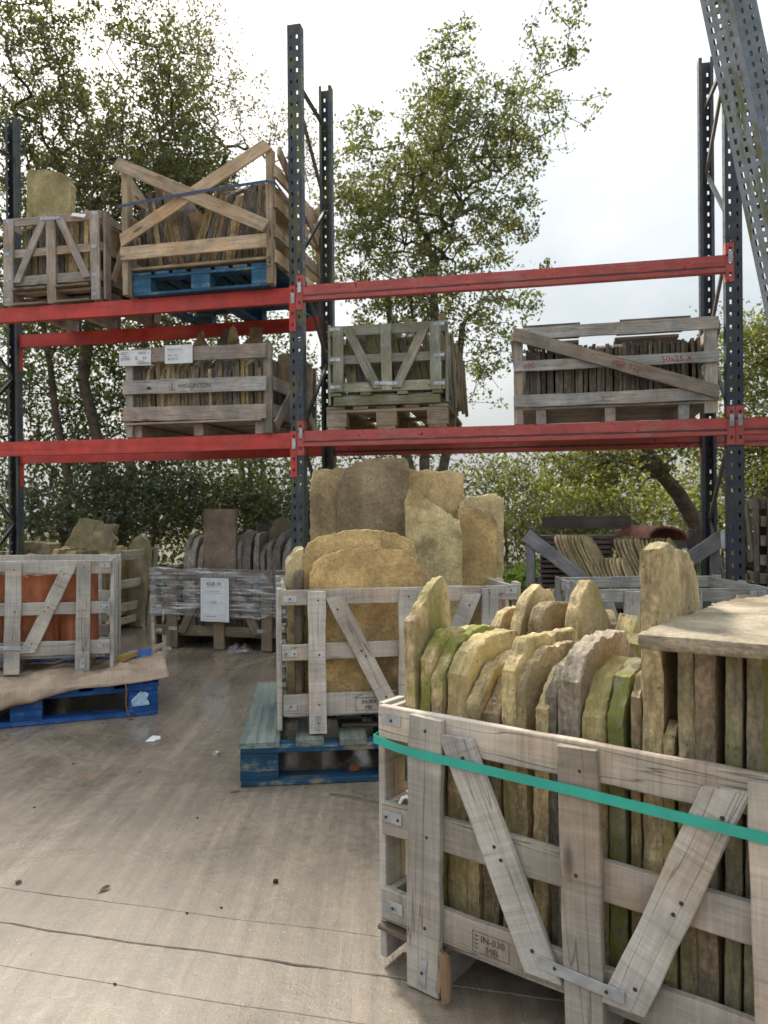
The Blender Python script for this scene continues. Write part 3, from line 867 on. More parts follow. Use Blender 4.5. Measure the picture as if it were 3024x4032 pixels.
# ------------------------------------------------------------------ stone crates
def panel(e, W, rails, y0, sgn, posts, pw, dw, style, H, color, rnd, zfoot, nails=False, straps=True, t=0.018, rail_label=None, centre_strap=True, mat='wood', rail_end=0.0):
    """one long side of a crate: rails, uprights outside them, slanting braces. sgn -1 front, +1 back"""
    nrm = (0, sgn, 0); kw = dict(mat=mat, color=color)
    yr = y0 - sgn * (t/2 + 0.0008); yp = y0 + sgn * (t/2 + 0.0008)
    out = {}
    rl = []
    for i, (za, zb) in enumerate(rails):
        j0, j1 = rnd.uniform(-0.006, 0.006), rnd.uniform(-0.006, 0.006)
        r = plank(e, 'rail', (0 + j0 - rail_end, yr, (za + zb)/2), (W + j1 + rail_end, yr, (za + zb)/2), zb - za, t, nrm, seed=rnd.random(), rough=0.002, **kw)
        rl.append(r)
        if straps:
            for x in (0.03, W - 0.03):
                strap_plate(e, (x, y0 + sgn * 0.0009, (za + zb)/2 + rnd.uniform(-0.006, 0.012)), 0.052, 0.024, (1, 0, 0), nrm, 1 if i != 1 else 2)
    ps = []
    for x in posts:
        zf = zfoot + rnd.uniform(0, 0.008)
        tilt = rnd.uniform(-0.006, 0.006)
        p = plank(e, 'post', (x - tilt, yp, zf), (x + tilt, yp, rails[-1][1] - 0.008 + rnd.uniform(-0.004, 0.006)), pw * rnd.uniform(0.95, 1.08), t, nrm, seed=rnd.random(), rough=0.002, **kw)
        ps.append(p)
    zt, zb = rails[-1][1] - 0.03, rails[0][0] + 0.02
    if style in ('V', 'A') and len(posts) >= 3:
        for (xa, xc, s) in ((posts[0], posts[1], 1), (posts[2], posts[1], -1)):
            xo, xi = xa + s * (pw/2 + dw * 0.52), xc - s * (pw/2 + dw * 0.5)
            a, b = ((xo, yp, zt), (xi, yp, zb)) if style == 'V' else ((xi, yp, zt), (xo, yp, zb))
            k = dw / (abs(zt - zb)) * 0.9
            d = plank(e, 'diagonal_brace', a, b, dw, t - 0.002, nrm, seed=rnd.random(), skew=(0.45 * s * (1 if style == 'V' else -1), 0.45 * s * (1 if style == 'V' else -1)), rough=0.002, **kw)
            if nails:
                L = (Vector(b) - Vector(a)).length
                for q in (-L/2 + 0.045, -0.012, 0.014, L/2 - 0.05): nail(d, (q, rnd.uniform(-0.012, 0.012), t/2))
        if centre_strap:
            zc = zb + 0.028 if style == 'V' else zt - 0.0
            strap_plate(e, (posts[1], y0 + sgn * (t + 0.004), zc), pw + 0.085, 0.022, (1, 0, -0.05), nrm, 2)
    if nails:
        for p, x in zip(ps, posts):
            h = rails[-1][1] - zfoot
            for (za, zb2) in rails: nail(p, ((za + zb2)/2 - (zfoot + rails[-1][1])/2 + rnd.uniform(-0.01, 0.01), rnd.uniform(-0.01, 0.01), t/2))
    return rl, ps

def crate(label, fr, W, D, H, rails, color, style='V', posts=None, pw=0.075, dw=0.068, nails=False, straps=True, group=None, seed=1, zfoot=0.004,
          tilt=None, side_style='A', skid_h=0.085, centre_strap=True, mat='wood', cat='crate', sides=(0, 1), floor=True, nskid=3, side_posts=True):
    rnd = random.Random(seed)
    e = empty('stone_crate', fr.o, fr.rz)
    if tilt: e.rotation_euler = (Matrix.Rotation(fr.rz, 3, 'Z') @ Matrix.Rotation(tilt, 3, 'Y')).to_euler()
    tag(e, label, cat, group)
    posts = posts or [0.12, W/2, W - 0.12]
    rl, ps = panel(e, W, rails, 0.0, -1, posts, pw, dw, style, H, color, rnd, zfoot, nails, straps, centre_strap=centre_strap, mat=mat)
    panel(e, W, rails, D, 1, posts, pw, dw, style, H, color, rnd, zfoot, False, straps, centre_strap=centre_strap, mat=mat)
    t = 0.018; kw = dict(mat=mat, color=color)
    for s in sides:                                                # short sides
        xr = (t/2 + 0.001) if s == 0 else W - t/2 - 0.001
        xp = xr - (t + 0.0015) if s == 0 else xr + t + 0.0015
        nrm = (-1, 0, 0) if s == 0 else (1, 0, 0)
        for (za, zb) in rails:
            plank(e, 'rail', (xr, t + 0.004, (za + zb)/2 - 0.002), (xr, D - t - 0.004, (za + zb)/2 - 0.002), zb - za - 0.004, t, nrm, seed=rnd.random(), **kw)
        if side_posts:
            for y in (0.055, D/2, D - 0.055):
                plank(e, 'post', (xp, y, skid_h * 0.2), (xp, y, rails[-1][1] - 0.004 + rnd.uniform(0, 0.02)), pw, t, nrm, seed=rnd.random(), **kw)
            zt, zb = rails[-1][1] - 0.03, rails[0][0] + 0.02
            for sg in (1, -1):
                yo, yi = D/2 + sg * (D/2 - 0.055 - pw), D/2 + sg * pw
                a, b = ((xp, yi, zt), (xp, yo, zb)) if side_style == 'A' else ((xp, yo, zt), (xp, yi, zb))
                plank(e, 'diagonal_brace', a, b, dw * 0.9, t - 0.002, nrm, seed=rnd.random(), **kw)
    if floor:
        nb = 5
        for i in range(nb):
            y = t + 0.05 + (D - 2*t - 0.1) * i / (nb - 1)
            plank(e, 'floor_board', (t + 0.003, y, skid_h + 0.009), (W - t - 0.003, y, skid_h + 0.009), 0.085, 0.016, (0, 0, 1), seed=rnd.random(), **kw)
    for i in range(nskid):
        x = posts[0] + (posts[-1] - posts[0]) * i / max(1, nskid - 1) if nskid > 1 else W/2
        plank(e, 'skid', (x, t + 0.004, skid_h/2), (x, D - t - 0.004, skid_h/2), 0.06, skid_h - 0.001, (0, 0, 1), seed=rnd.random(), **kw)
    return e, rl, ps

def stones_row(fr, x0, x1, n, y0, dep, zb, htop, colors, desc, cat, group, seed, tmin=0.8, tops=('worn', 'flat', 'hump', 'slant', 'slantr', 'round'), leanf=None, N=26, rings=2,
               name='stone_slate', moss=0.0, hvar=0.12, depvar=0.2, label_fmt='{o} {d} from the left {g}', jy=0.02, mat='stone', rough=0.008, tfac=0.94):
    """slabs standing like books, thin edges to the front; x0..x1 along the front of the frame"""
    rnd = random.Random(seed)
    ws = [rnd.uniform(tmin, 1.25) for _ in range(n)]; k = (x1 - x0) / sum(ws); x = x0
    for i in range(n):
        t = ws[i] * k
        h = htop * (1 + rnd.uniform(-hvar, hvar * 0.4)); d = dep * (1 - rnd.uniform(0, depvar))
        c = rnd.choice(colors); f = rnd.uniform(0.82, 1.15)
        yy = y0 + d/2 + rnd.uniform(0, jy)
        ln = leanf(i / max(1, n - 1)) if leanf else rnd.uniform(-0.035, 0.035)
        p = fr.pt(x + t/2, yy, zb)
        slab(name, label_fmt.format(o=ordinal(i + 1), d=desc, g=group), cat, desc + ' row ' + group, p, fr.rz + rad(90) + rnd.uniform(-0.04, 0.04), d, h, t * tfac,
             seed * 100 + i, (c[0]*f, c[1]*f, c[2]*f, moss * rnd.uniform(0.2, 1)), lean=ln, top=rnd.choice(tops), N=N, rings=rings, rough=rough, mat=mat, chip=0.8)
        x += t

YEL = (0.63, 0.475, 0.265); YEL2 = (0.52, 0.395, 0.22); GREYS = (0.25, 0.215, 0.17); PURP = (0.36, 0.3, 0.235); SLT = (0.16, 0.15, 0.14); BRN = (0.34, 0.255, 0.155)
GW = (0.36, 0.275, 0.24)          # weathered grey wood

# ---- foreground crate -------------------------------------------------------------------------------
FF = Frame(-0.012, 1.665, rad(-36.8))
railsF = [(0.108, 0.178), (0.298, 0.368), (0.507, 0.577)]
FC, rlF, psF = crate('large grey wooden crate of upright stone slabs in the foreground with a green strap', FF, 0.90, 0.78, 0.577, railsF, (0.51, 0.465, 0.42, 0.1),
                     'V', posts=[0.122, 0.462, 0.785], pw=0.078, dw=0.07, nails=True, mat='sawn', seed=11)
# mark stamped on the bottom rail
sx = 0.215
m = face_matrix(sx, -0.0006, 0.158, rad(-3))
fm = link('stamp_frame', outline_rect(0.082, 0.042, 0.0012), FC, 'stamp', None, face_matrix(sx + 0.012, -0.0008, 0.119))
text_mesh('IN-030', 0.019, 'stamp', FC, face_matrix(sx + 0.030, -0.0006, 0.142), 'stamp_lettering')
text_mesh('MB', 0.02, 'stamp', FC, face_matrix(sx + 0.042, -0.0006, 0.123), 'stamp_lettering')
for i in range(4):
    me = pydata('wheat_mark', [(0.0, 0.0, 0), (0.007, 0.004, 0), (0.001, 0.003, 0), (-0.006, 0.0055, 0)], [(0, 1, 2), (0, 2, 3)])
    link('stamp_lettering', me, FC, 'stamp', None, face_matrix(sx + 0.021, -0.0008, 0.126 + 0.008 * i))
# splintered foot of the left post, loose slat under the bottom rail
plank(FC, 'splinter', (0.168, -0.012, 0.10), (0.185, -0.03, 0.012), 0.022, 0.012, (0, -1, 0), color=(0.36, 0.25, 0.15), seed=3, skew=(0.6, -0.4))
plank(FC, 'splinter', (0.163, -0.008, 0.09), (0.158, -0.022, 0.02), 0.010, 0.006, (0, -1, 0), color=(0.42, 0.3, 0.19), seed=4)
plank(FC, 'loose_slat', (-0.012, 0.012, 0.092), (0.11, 0.012, 0.088), 0.03, 0.012, (0, 0, 1), color=(0.24, 0.18, 0.13), seed=5)
strap_plate(FC, (0.118, -0.0205, 0.045), 0.06, 0.02, (0.1, 0, 1), (0, -1, 0), 1)
# green strap
pts = [(-0.022, 0.5, 0.50), (-0.022, 0.03, 0.503), (-0.016, -0.004, 0.503), (0.06, -0.021, 0.50), (0.122, -0.0235, 0.497), (0.21, -0.0235, 0.497), (0.46, -0.0245, 0.494), (0.79, -0.0235, 0.486), (0.90, -0.02, 0.483)]
o = link('green_strap', ribbon(pts, 0.0185, 0.0012), FC, 'green_strap')
o['label'] = 'bright green packing strap'
# front row of slabs: (s along front, thickness, depth, height top z, top profile, colour, moss, lean)
Z0 = 0.105
front = [
 (0.045, 0.026, 0.16, 0.85, [(-.08, 0), (.08, 0), (.08, .70), (.055, .745), (.015, .735), (-.05, .68), (-.08, .655)], YEL, .55, 'tall pointed yellow green slab at the left end of the foreground crate'),
 (0.078, 0.030, 0.32, 0.735, 'book', YEL, 1.0, 'bright green mossy slab beside the tall pointed one in the foreground crate'),
 (0.108, 0.026, 0.30, 0.735, 'book3', YEL2, 1.1, 'dark green mossy slab third along the front row of the foreground crate'),
 (0.152, 0.048, 0.33, 0.725, 'book2', YEL, .35, 'thick pale yellow slab fourth along the front row of the foreground crate'),
 (0.199, 0.030, 0.30, 0.685, 'book3', YEL2, .2, 'short slab with a sloping top, fifth along the foreground front row'),
 (0.237, 0.040, 0.31, 0.665, 'book3', BRN, .1, 'lowest brown slab, sixth along the foreground front row'),
 (0.281, 0.032, 0.36, 0.735, 'book', YEL, .4, 'pale buff slab, seventh along the foreground front row'),
 (0.312, 0.026, 0.33, 0.715, 'book2', YEL, .15, 'buff slab with rough top, eighth along the foreground front row'),
 (0.343, 0.028, 0.34, 0.70, 'book3', YEL, .1, 'yellow slab just before the layered grey one, foreground front row'),
 (0.372, 0.022, 0.33, 0.69, 'book', GREYS, .1, 'thin layered grey brown slab in the foreground front row'),
 (0.407, 0.046, 0.33, 0.745, 'book2', PURP, .05, 'wide purplish grey slab in the middle of the foreground front row'),
 (0.459, 0.046, 0.26, 0.70, 'book3', YEL2, .45, 'buff slab right of the purplish grey one in the foreground crate'),
 (0.503, 0.034, 0.22, 0.705, 'book3', GREYS, .9, 'dark wet green slab left of the tallest slab in the foreground crate'),
 (0.531, 0.018, 0.30, 0.70, 'worn', BRN, .2, 'thin brown slab touching the tallest slab in the foreground crate'),
]
for i, (s, t, d, zt, top, c, ms, lab) in enumerate(front):
    kw = dict(pts=top) if isinstance(top, list) else dict(top=top)
    rnd = random.Random(i + 50); f = rnd.uniform(0.9, 1.12)
    slab('roofing_stone', lab, 'stone slab', 'slabs in the foreground crate', FF.pt(s, 0.05 + d/2 + rnd.uniform(0, 0.015), Z0), FF.rz + rad(90) + rnd.uniform(-0.05, 0.05), d, zt - Z0, t * 0.97, 900 + i,
         (c[0]*f, c[1]*f, c[2]*f, ms * 1.3), lean=rnd.uniform(-0.02, 0.02), N=130, rings=4, rough=0.006, relief=0.006, chip=1.2, **kw)
slab('roofing_stone', 'tallest yellow slab with a brown edge rising above the foreground crate', 'stone slab', 'slabs in the foreground crate', FF.pt(0.562, 0.05 + 0.16, Z0), FF.rz + rad(92), 0.31, 0.835, 0.036, 951,
     (0.56, 0.44, 0.24, 0.0), N=110, rings=4, rough=0.009, relief=0.008, chip=1.3, pts=[(-.155, 0), (.155, 0), (.155, .66), (.145, .74), (.10, .79), (.05, .812), (-.02, .82), (-.10, .835), (-.15, .825)])
right = [(0.600, 0.022, 0.62, 'slantr', YEL2, .8), (0.630, 0.028, 0.758, 'flat', (0.38, 0.31, 0.2), .2), (0.664, 0.032, 0.758, 'flat', (0.34, 0.26, 0.18), .1), (0.700, 0.026, 0.758, 'flat', (0.36, 0.31, 0.22), .4), (0.732, 0.030, 0.758, 'flat', (0.3, 0.25, 0.18), .3),
         (0.766, 0.028, 0.758, 'flat', (0.22, 0.2, 0.14), 1.0), (0.80, 0.03, 0.758, 'flat', BRN, .2), (0.835, 0.028, 0.758, 'flat', (0.22, 0.19, 0.16), .2)]
for i, (s, t, zt, top, c, ms) in enumerate(right):
    rnd = random.Random(i + 80)
    slab('roofing_stone', ordinal(i + 1) + ' slab along under the flat slab at the right of the foreground crate', 'stone slab', 'slabs under the flat slab', FF.pt(s, 0.05 + 0.16, Z0), FF.rz + rad(90) + rnd.uniform(-0.03, 0.03), 0.32, zt - Z0, t, 970 + i,
         c + (ms,), lean=rnd.uniform(-0.015, 0.015), N=120, rings=3, rough=0.008, relief=0.005, chip=1.3, top=top)
# second row behind
back = [(0.02, 0.03, 0.24, 0.735, 'worn', YEL, .1), (0.06, 0.03, 0.26, 0.80, 'round', YEL, .25), (0.10, 0.035, 0.22, 0.745, 'hump', YEL2, .2), (0.145, 0.036, 0.20, 0.76, 'worn', BRN, .1),
        (0.20, 0.034, 0.27, 0.815, 'arch', YEL2, .55), (0.25, 0.04, 0.25, 0.69, 'hump', BRN, .3), (0.315, 0.05, 0.24, 0.735, 'peak', YEL, .5), (0.375, 0.04, 0.22, 0.70, 'slantr', YEL, .8),
        (0.43, 0.04, 0.26, 0.68, 'hump', YEL2, .2), (0.5, 0.04, 0.26, 0.67, 'worn', BRN, .2)]
for i, (s, t, d, zt, top, c, ms) in enumerate(back):
    rnd = random.Random(i + 120)
    slab('roofing_stone', ordinal(i + 1) + ' slab from the left in the rear row of the foreground crate', 'stone slab', 'rear row of the foreground crate', FF.pt(s + 0.02, 0.47 + d/2, Z0), FF.rz + rad(90) + rnd.uniform(-0.08, 0.08), d, zt - Z0, t, 1000 + i,
         c + (ms,), lean=rnd.uniform(-0.04, 0.04), N=90, rings=4, rough=0.010, relief=0.006, chip=1.0, top=top)
# flat slab lying across the right-hand group
fl = link('roofing_stone', slab_mesh(0.62, 0.74, 0.025, 77, pts=[(-.31, 0), (.34, .0), (.36, .7), (.1, .74), (-.22, .70), (-.30, .52), (-.315, .2)], N=150, rings=4, rough=0.016, relief=0.006, chip=2.2), None, 'stone', (0.38, 0.32, 0.23, 0.0))
fl.matrix_world = Matrix.Translation(FF.pt(0.892, -0.068, 0.785)) @ Matrix.Rotation(FF.rz, 4, 'Z') @ Matrix.Rotation(rad(-0.8), 4, 'Y') @ Matrix.Rotation(rad(-89.3), 4, 'X') 
tag(fl, 'broad flat stone slab lying level on top of the upright slabs at right', 'stone slab')
tb = link('plastic_tube_scrap', tube([(0, 0, 0), (0.006, 0.002, 0.012), (0.016, 0.004, 0.017), (0.026, 0.004, 0.012), (0.03, 0.004, 0.002)], 0.004, 8), None, 'white_plastic')
tb.matrix_world = Matrix.Translation(FF.pt(0.045, 0.008, 0.371)) @ Matrix.Rotation(FF.rz, 4, 'Z')
tag(tb, 'small bent white plastic scrap on the middle rail of the foreground crate', 'plastic scrap')

# ---- centre crate on the blue pallet ------------------------------------------------------------------
PC = Frame(-0.534, 2.775, rad(5.5))
pallet('blue_pallet', 'weathered blue pallet with mossy deck boards under the centre crate', PC, 1.2, 1.0, 0.162, (0.018, 0.075, 0.15, 0.9), 'paintwood', group='blue pallets on the ground', seed=21, deck=(0.07, 0.2, 0.3, 0.62))
CF = Frame(-0.386, 2.86, rad(8.5), 0.164)
railsC = [(0.066, 0.148), (0.278, 0.338), (0.485, 0.543)]
CC, rlC, psC = crate('grey crate of big yellow sandstone slabs standing on the weathered blue pallet', CF, 0.92, 0.56, 0.543, railsC, (0.53, 0.49, 0.45, 0.03), 'V', posts=[0.13, 0.475, 0.80], pw=0.066, dw=0.064, nails=True, mat='sawn', seed=23, skid_h=0.055, centre_strap=False, zfoot=-0.0)
strap_plate(CC, (0.455, -0.021, 0.078), 0.07, 0.022, (1, 0, 0.12), (0, -1, 0), 2)
link('stamp_frame', outline_rect(0.085, 0.048, 0.0012), CC, 'stamp', None, face_matrix(0.275, -0.0008, 0.080))
text_mesh('IN-804', 0.02, 'stamp', CC, face_matrix(0.298, -0.0006, 0.106), 'stamp_lettering')
text_mesh('MB', 0.021, 'stamp', CC, face_matrix(0.31, -0.0006, 0.084), 'stamp_lettering')
strap_plate(CC, (0.13, -0.0205, 0.045), 0.055, 0.02, (0.05, 0, 1), (0, -1, 0), 1)
def cst(lab, xl, xr, y, zt, t, col, pts, seed, moss=0.0, lean=0.0, rz=0.0, roll=0.0, N=130):
    w, h = xr - xl, zt - 0.08
    P = [(-w/2, 0), (w/2, 0)] + [((px - 0.5) * w, pz * h) for px, pz in pts]
    slab('roofing_stone', lab, 'stone slab', 'slabs in the centre crate', CF.pt((xl + xr)/2, y, 0.08), CF.rz + rz, w, h, t, seed, col + (moss,), lean=lean, roll=roll, pts=P, N=N, rings=4, rough=0.010, relief=0.007, chip=1.3)
cst('front yellow sandstone slab with a wavy top and nail hole in centre crate', 0.105, 0.565, 0.075, 0.70, 0.045, (0.63, 0.435, 0.2), [(1.0, .80), (.97, .86), (.9, .93), (.8, .97), (.62, .985), (.45, 1), (.3, .985), (.12, .945), (.03, .90), (0, .82)], 301, lean=-0.02)
cst('yellow slab with a dark stained nail hole behind the frontmost slab', 0.085, 0.54, 0.135, 0.765, 0.045, (0.63, 0.46, 0.215), [(1.0, .85), (.97, .93), (.85, .975), (.6, 1), (.4, 1), (.2, .975), (.05, .93), (0, .86)], 302, lean=-0.03)
cst('pale slab end poking out at the left corner of the centre crate', 0.02, 0.09, 0.25, 0.70, 0.22, (0.6, 0.5, 0.28), [(1, 1), (.5, .97), (0, .9)], 303)
cst('thin dark slab standing at the left inside the centre crate', 0.05, 0.075, 0.12, 0.62, 0.16, (0.14, 0.12, 0.1), [(1, 1), (0, .95)], 304)
cst('tall brown slab with cracked face at the left rear of centre crate', 0.13, 0.46, 0.475, 1.045, 0.04, (0.47, 0.355, 0.2), [(1.0, .97), (.75, 1), (.35, .985), (.06, .98), (.02, .9), (0, .5)], 305, lean=-0.035)
cst('tallest dark grey brown slab with a curved shoulder in centre crate', 0.245, 0.565, 0.39, 1.075, 0.045, (0.31, 0.24, 0.15), [(.97, .7), (1.0, .975), (.93, 1), (.6, .995), (.3, .985), (.12, .95), (.02, .90), (0, .6)], 306, lean=-0.035)
cst('tall yellow slab with white lichen streaks at the rear of the centre crate', 0.545, 0.83, 0.47, 1.03, 0.045, (0.56, 0.41, 0.21), [(.92, .5), (1.0, .97), (.9, .985), (.5, .99), (.1, 1), (0, .97)], 307, lean=-0.03)
cst('yellow slab with a black stain and steep broken shoulder in centre crate', 0.525, 0.765, 0.27, 0.93, 0.05, (0.64, 0.52, 0.28), [(1.0, .78), (.97, .84), (.6, .91), (.3, .97), (.08, 1), (0, .94)], 308, lean=-0.04, rz=-0.04)
cst('light yellow slab with white chip at the right rear of centre crate', 0.80, 1.0, 0.46, 0.915, 0.05, (0.58, 0.47, 0.26), [(1.02, .6), (1.05, .97), (.8, 1), (.3, .985), (0, .95)], 309, lean=-0.03)
cst('brown yellow slab with rounded corner in front at the right of centre crate', 0.775, 0.95, 0.38, 0.855, 0.045, (0.5, 0.35, 0.16), [(1.0, .7), (1, .91), (.85, .97), (.6, .985), (.2, 1), (0, .98)], 310, lean=-0.03)
o = link('tile_fragment', slab_mesh(0.035, 0.022, 0.02, 5, N=14, rings=1, top='peak'), None, 'terracotta', (0.5, 0.17, 0.08)); o.location = PC.pt(0.42, 0.06, 0.023); o.rotation_euler = (0, 0, 0.6)
tag(o, 'small orange tile fragment on the bottom board of the centre pallet', 'tile fragment')
o = link('loose_lath', plank_mesh(0.42, 0.03, 0.012, random.Random(8)), None, 'wood', (0.2, 0.16, 0.12, 0.2), basis(PC.pt(0.38, 0.17, 0.17), PC.pt(0.80, 0.13, 0.17), (0, 0, 1)))
tag(o, 'dark loose lath lying on the deck of the centre pallet', 'lath')

# ---- left crate of terracotta on cardboard and a blue pallet --------------------------------------------
PLr = rad(19)
PLf = Frame(-1.13 - 1.2 * math.cos(PLr), 3.80 - 1.2 * math.sin(PLr), PLr)
PLo = pallet('blue_pallet', 'bright blue pallet with a white scuff, half covered by cardboard', PLf, 1.2, 1.0, 0.162, (0.018, 0.105, 0.36, 0.35), 'paintwood', group='blue pallets on the ground', seed=31)
sc_ = slab_mesh(0.075, 0.075, 0.0012, 8, N=26, rings=1, rough=0.02, top='peak', relief=0.0)
link('white_scuff', sc_, PLo, mat_plain('pale_blue_scuff', (0.42, 0.6, 0.78), 0.7, 0.3, 50), None, Matrix.Translation((1.115, -0.0006, 0.05)))
# cardboard sheet draped over the pallet's front
nu, nv = 84, 40; vs_, fs_ = [], []
for j in range(nv + 1):
    for i in range(nu + 1):
        u = i / nu; v = j / nv
        x = -0.25 + 1.50 * u
        hang = 0.165 * max(0.0, 1 - max(0, (x - 0.05)) / 0.78) + 0.012 + 0.01 * noise.noise(Vector((x * 6, 1, 0)))
        L = 0.62 + hang; s = v * L - hang                 # s<0 hangs below the pallet edge
        wob = noise.fractal(Vector((x * 3.1, s * 4, 5)), 1.0, 2.0, 3)
        if s < 0:
            y = -0.010 - 0.012 * min(1, -s / 0.05) - 0.012 * abs(wob); z = 0.172 + s * 0.97
            if x > 0.95: z += 0.02 * (x - 0.95) / 0.3
        else:
            y = s - 0.01; lift = 0.0 if x < 1.08 else (x - 1.08) * 0.1
            z = 0.172 + max(0, 0.014 * (wob + 0.25)) * min(1, s / 0.1) + lift + 0.03 * math.exp(-((x - 1.03) / 0.07) ** 2) * max(0, 1 - abs(s - 0.28) / 0.3)
        fold = abs(noise.noise(Vector((x * 5 + s * 3, s * 7 - x * 2, 11))))
        if s >= 0: z += max(0, 0.18 - fold) * 0.11 * min(1, s / 0.06)
        else: y -= max(0, 0.2 - fold) * 0.07 * min(1, -s / 0.03)
        x += 0.006 * noise.noise(Vector((x * 12, s * 12, 2)))
        vs_.append((x, y, z))
for j in range(nv):
    for i in range(nu):
        a = j * (nu + 1) + i; fs_.append((a, a + 1, a + nu + 2, a + nu + 1))
cb = link('cardboard_sheet', pydata('cardboard', vs_, fs_, smooth=50), None, 'cardboard', None)
cb.location = PLf.o; cb.rotation_euler = (0, 0, PLr); add_solid(cb, 0.004)
tag(cb, 'crumpled brown corrugated cardboard draped over the bright blue pallet', 'cardboard')
LF = Frame(-2.345, 3.76, rad(15.5), 0.188)
railsL = [(0.095, 0.168), (0.305, 0.368), (0.513, 0.583)]
LC, rlL, psL = crate('pale grey crate of terracotta tiles on the cardboard covered pallet', LF, 0.93, 0.62, 0.583, railsL, (0.52, 0.5, 0.47, 0.05), 'V', posts=[0.12, 0.465, 0.80], pw=0.072, dw=0.066, nails=True, mat='sawn', seed=33, skid_h=0.075, tilt=rad(1.0), side_posts=True, sides=(0, 1))
strap_plate(LC, (0.80, -0.0205, 0.05), 0.05, 0.022, (0.02, 0, 1), (0, -1, 0), 1)
def ridge_tile(lab, x, y, w, h, seed, bulge=0.09):
    n, m = 14, 10; vs_, fs_ = [], []
    for s, rr in ((0, 0.0), (1, 0.016)):
        for j in range(m + 1):
            for i in range(n + 1):
                a = math.pi * (0.06 + 0.88 * i / n)
                xx = -math.cos(a) * (w/2 - rr); yy = -math.sin(a) ** 0.95 * (bulge - rr) + 0.005 * math.cos(9 * a)
                zz = h * j / m + (0.018 * noise.noise(Vector((i * 0.5, seed, 2))) + 0.008 * noise.noise(Vector((i * 1.7, seed, 8))) if j == m else 0)
                vs_.append((xx, yy, zz))
    K = (n + 1) * (m + 1)
    for j in range(m):
        for i in range(n):
            a = j * (n + 1) + i
            fs_.append((a, a + 1, a + n + 2, a + n + 1)); fs_.append((K + a, K + a + n + 1, K + a + n + 2, K + a + 1))
    for i in range(n):
        a = m * (n + 1) + i; fs_.append((a, a + 1, K + a + 1, K + a)); fs_.append((i + 1, i, K + i, K + i + 1))
    for j in range(m):
        a = j * (n + 1); fs_.append((a + n + 1, a, K + a, K + a + n + 1) ); b = a + n; fs_.append((b, b + n + 1, K + b + n + 1, K + b))
    f = random.Random(seed).uniform(0.75, 1.2)
    o = link('ridge_tile', pydata('ridge_tile', vs_, fs_, smooth=45), None, 'terracotta', (0.5 * f, 0.18 * f, 0.09 * f))
    o.location = LF.pt(x, y, 0.09); o.rotation_euler = (0, 0, LF.rz + random.Random(seed).uniform(-0.06, 0.06))
    tag(o, lab, 'ridge tile', 'terracotta ridge tiles in the left crate')
for i, (x, w, h) in enumerate([(0.145, 0.19, 0.40), (0.35, 0.20, 0.43), (0.565, 0.20, 0.405), (0.775, 0.19, 0.44)]):
    ridge_tile(ordinal(i + 1) + ' orange ridge tile from the left, front row of the left crate', x, 0.14, w, h, 60 + i)
for i, (x, w, h) in enumerate([(0.17, 0.22, 0.42), (0.41, 0.22, 0.40), (0.66, 0.22, 0.43)]):
    ridge_tile(ordinal(i + 1) + ' orange ridge tile from the left, rear row of the left crate', x, 0.35, w, h, 70 + i)
o = link('twine', tube([PLf.pt(1.045, -0.03, 0.168), PLf.pt(1.05, -0.038, 0.14), PLf.pt(1.046, -0.034, 0.09), PLf.pt(1.05, -0.045, 0.05), PLf.pt(1.06, -0.065, 0.008), PLf.pt(1.08, -0.075, 0.006)], 0.004, 6), None, 'twine')
tag(o, 'short brown twine hanging down the front of the bright blue pallet', 'twine')
o = link('wood_offcut', plank_mesh(0.34, 0.045, 0.03, random.Random(3)), None, 'wood', (0.5, 0.36, 0.14, 0.1), basis(PLf.pt(1.02, 0.40, 0.216), PLf.pt(1.10, 0.74, 0.185), (0, 0, 1)))
tag(o, 'yellowish wood offcut sticking out behind the cardboard', 'wood offcut')

# ------------------------------------------------------------------ crates on the racking
STN = [YEL2, GREYS, (0.17, 0.15, 0.125), BRN, (0.3, 0.235, 0.125), SLT]
# ---- upper shelf, left: small crate with A-braces
U1 = Frame(-2.80, 5.665, rad(-11.8), ZU + 0.002)
railsU1 = [(0.155, 0.225), (0.365, 0.425), (0.595, 0.655)]
e, rl, ps = crate('small grey crate with slanting braces on the upper shelf, far left', U1, 0.80, 0.84, 0.66, railsU1, (0.42, 0.36, 0.315, 0.0), 'A', posts=[0.045, 0.40, 0.755], pw=0.075, dw=0.055, seed=41, straps=False, skid_h=0.10, nskid=3, group='crates on the racking')
for z in (0.05, 0.19, 0.39, 0.63): strap_plate(e, (0.755, -0.0205, z), 0.05, 0.022, (1, 0, 0.0), (0, -1, 0), 2); strap_plate(e, (0.045, -0.0205, z), 0.05, 0.022, (1, 0, 0.0), (0, -1, 0), 2)
for z in (0.014, 0.125):
    plank(e, 'base_board', (0.085, -0.008, z), (0.362, -0.008, z), 0.016, 0.05, (0, -1, 0), color=(0.26, 0.22, 0.18), seed=z)
    plank(e, 'base_board', (0.438, -0.008, z), (0.715, -0.008, z), 0.016, 0.05, (0, -1, 0), color=(0.26, 0.22, 0.18), seed=z + 1)
stones_row(U1, 0.10, 0.74, 15, 0.05, 0.42, 0.13, 0.56, STN, 'stone slate', 'stone slate', 'in the far left crate on the upper shelf', 42)
slab('roofing_stone', 'big pale yellow slab standing behind the far left crate on the upper shelf', 'stone slab', None, U1.pt(0.14, 0.34, 0.13), U1.rz, 0.40, 1.05, 0.06, 43, (0.45, 0.37, 0.2, 0.2), lean=-0.03, N=60, rings=4, rough=0.012,
     pts=[(-.2, 0), (.2, 0), (.2, .88), (.17, .955), (.10, 1.0), (-.06, 1.04), (-.185, 1.05), (-.2, 1.02)])
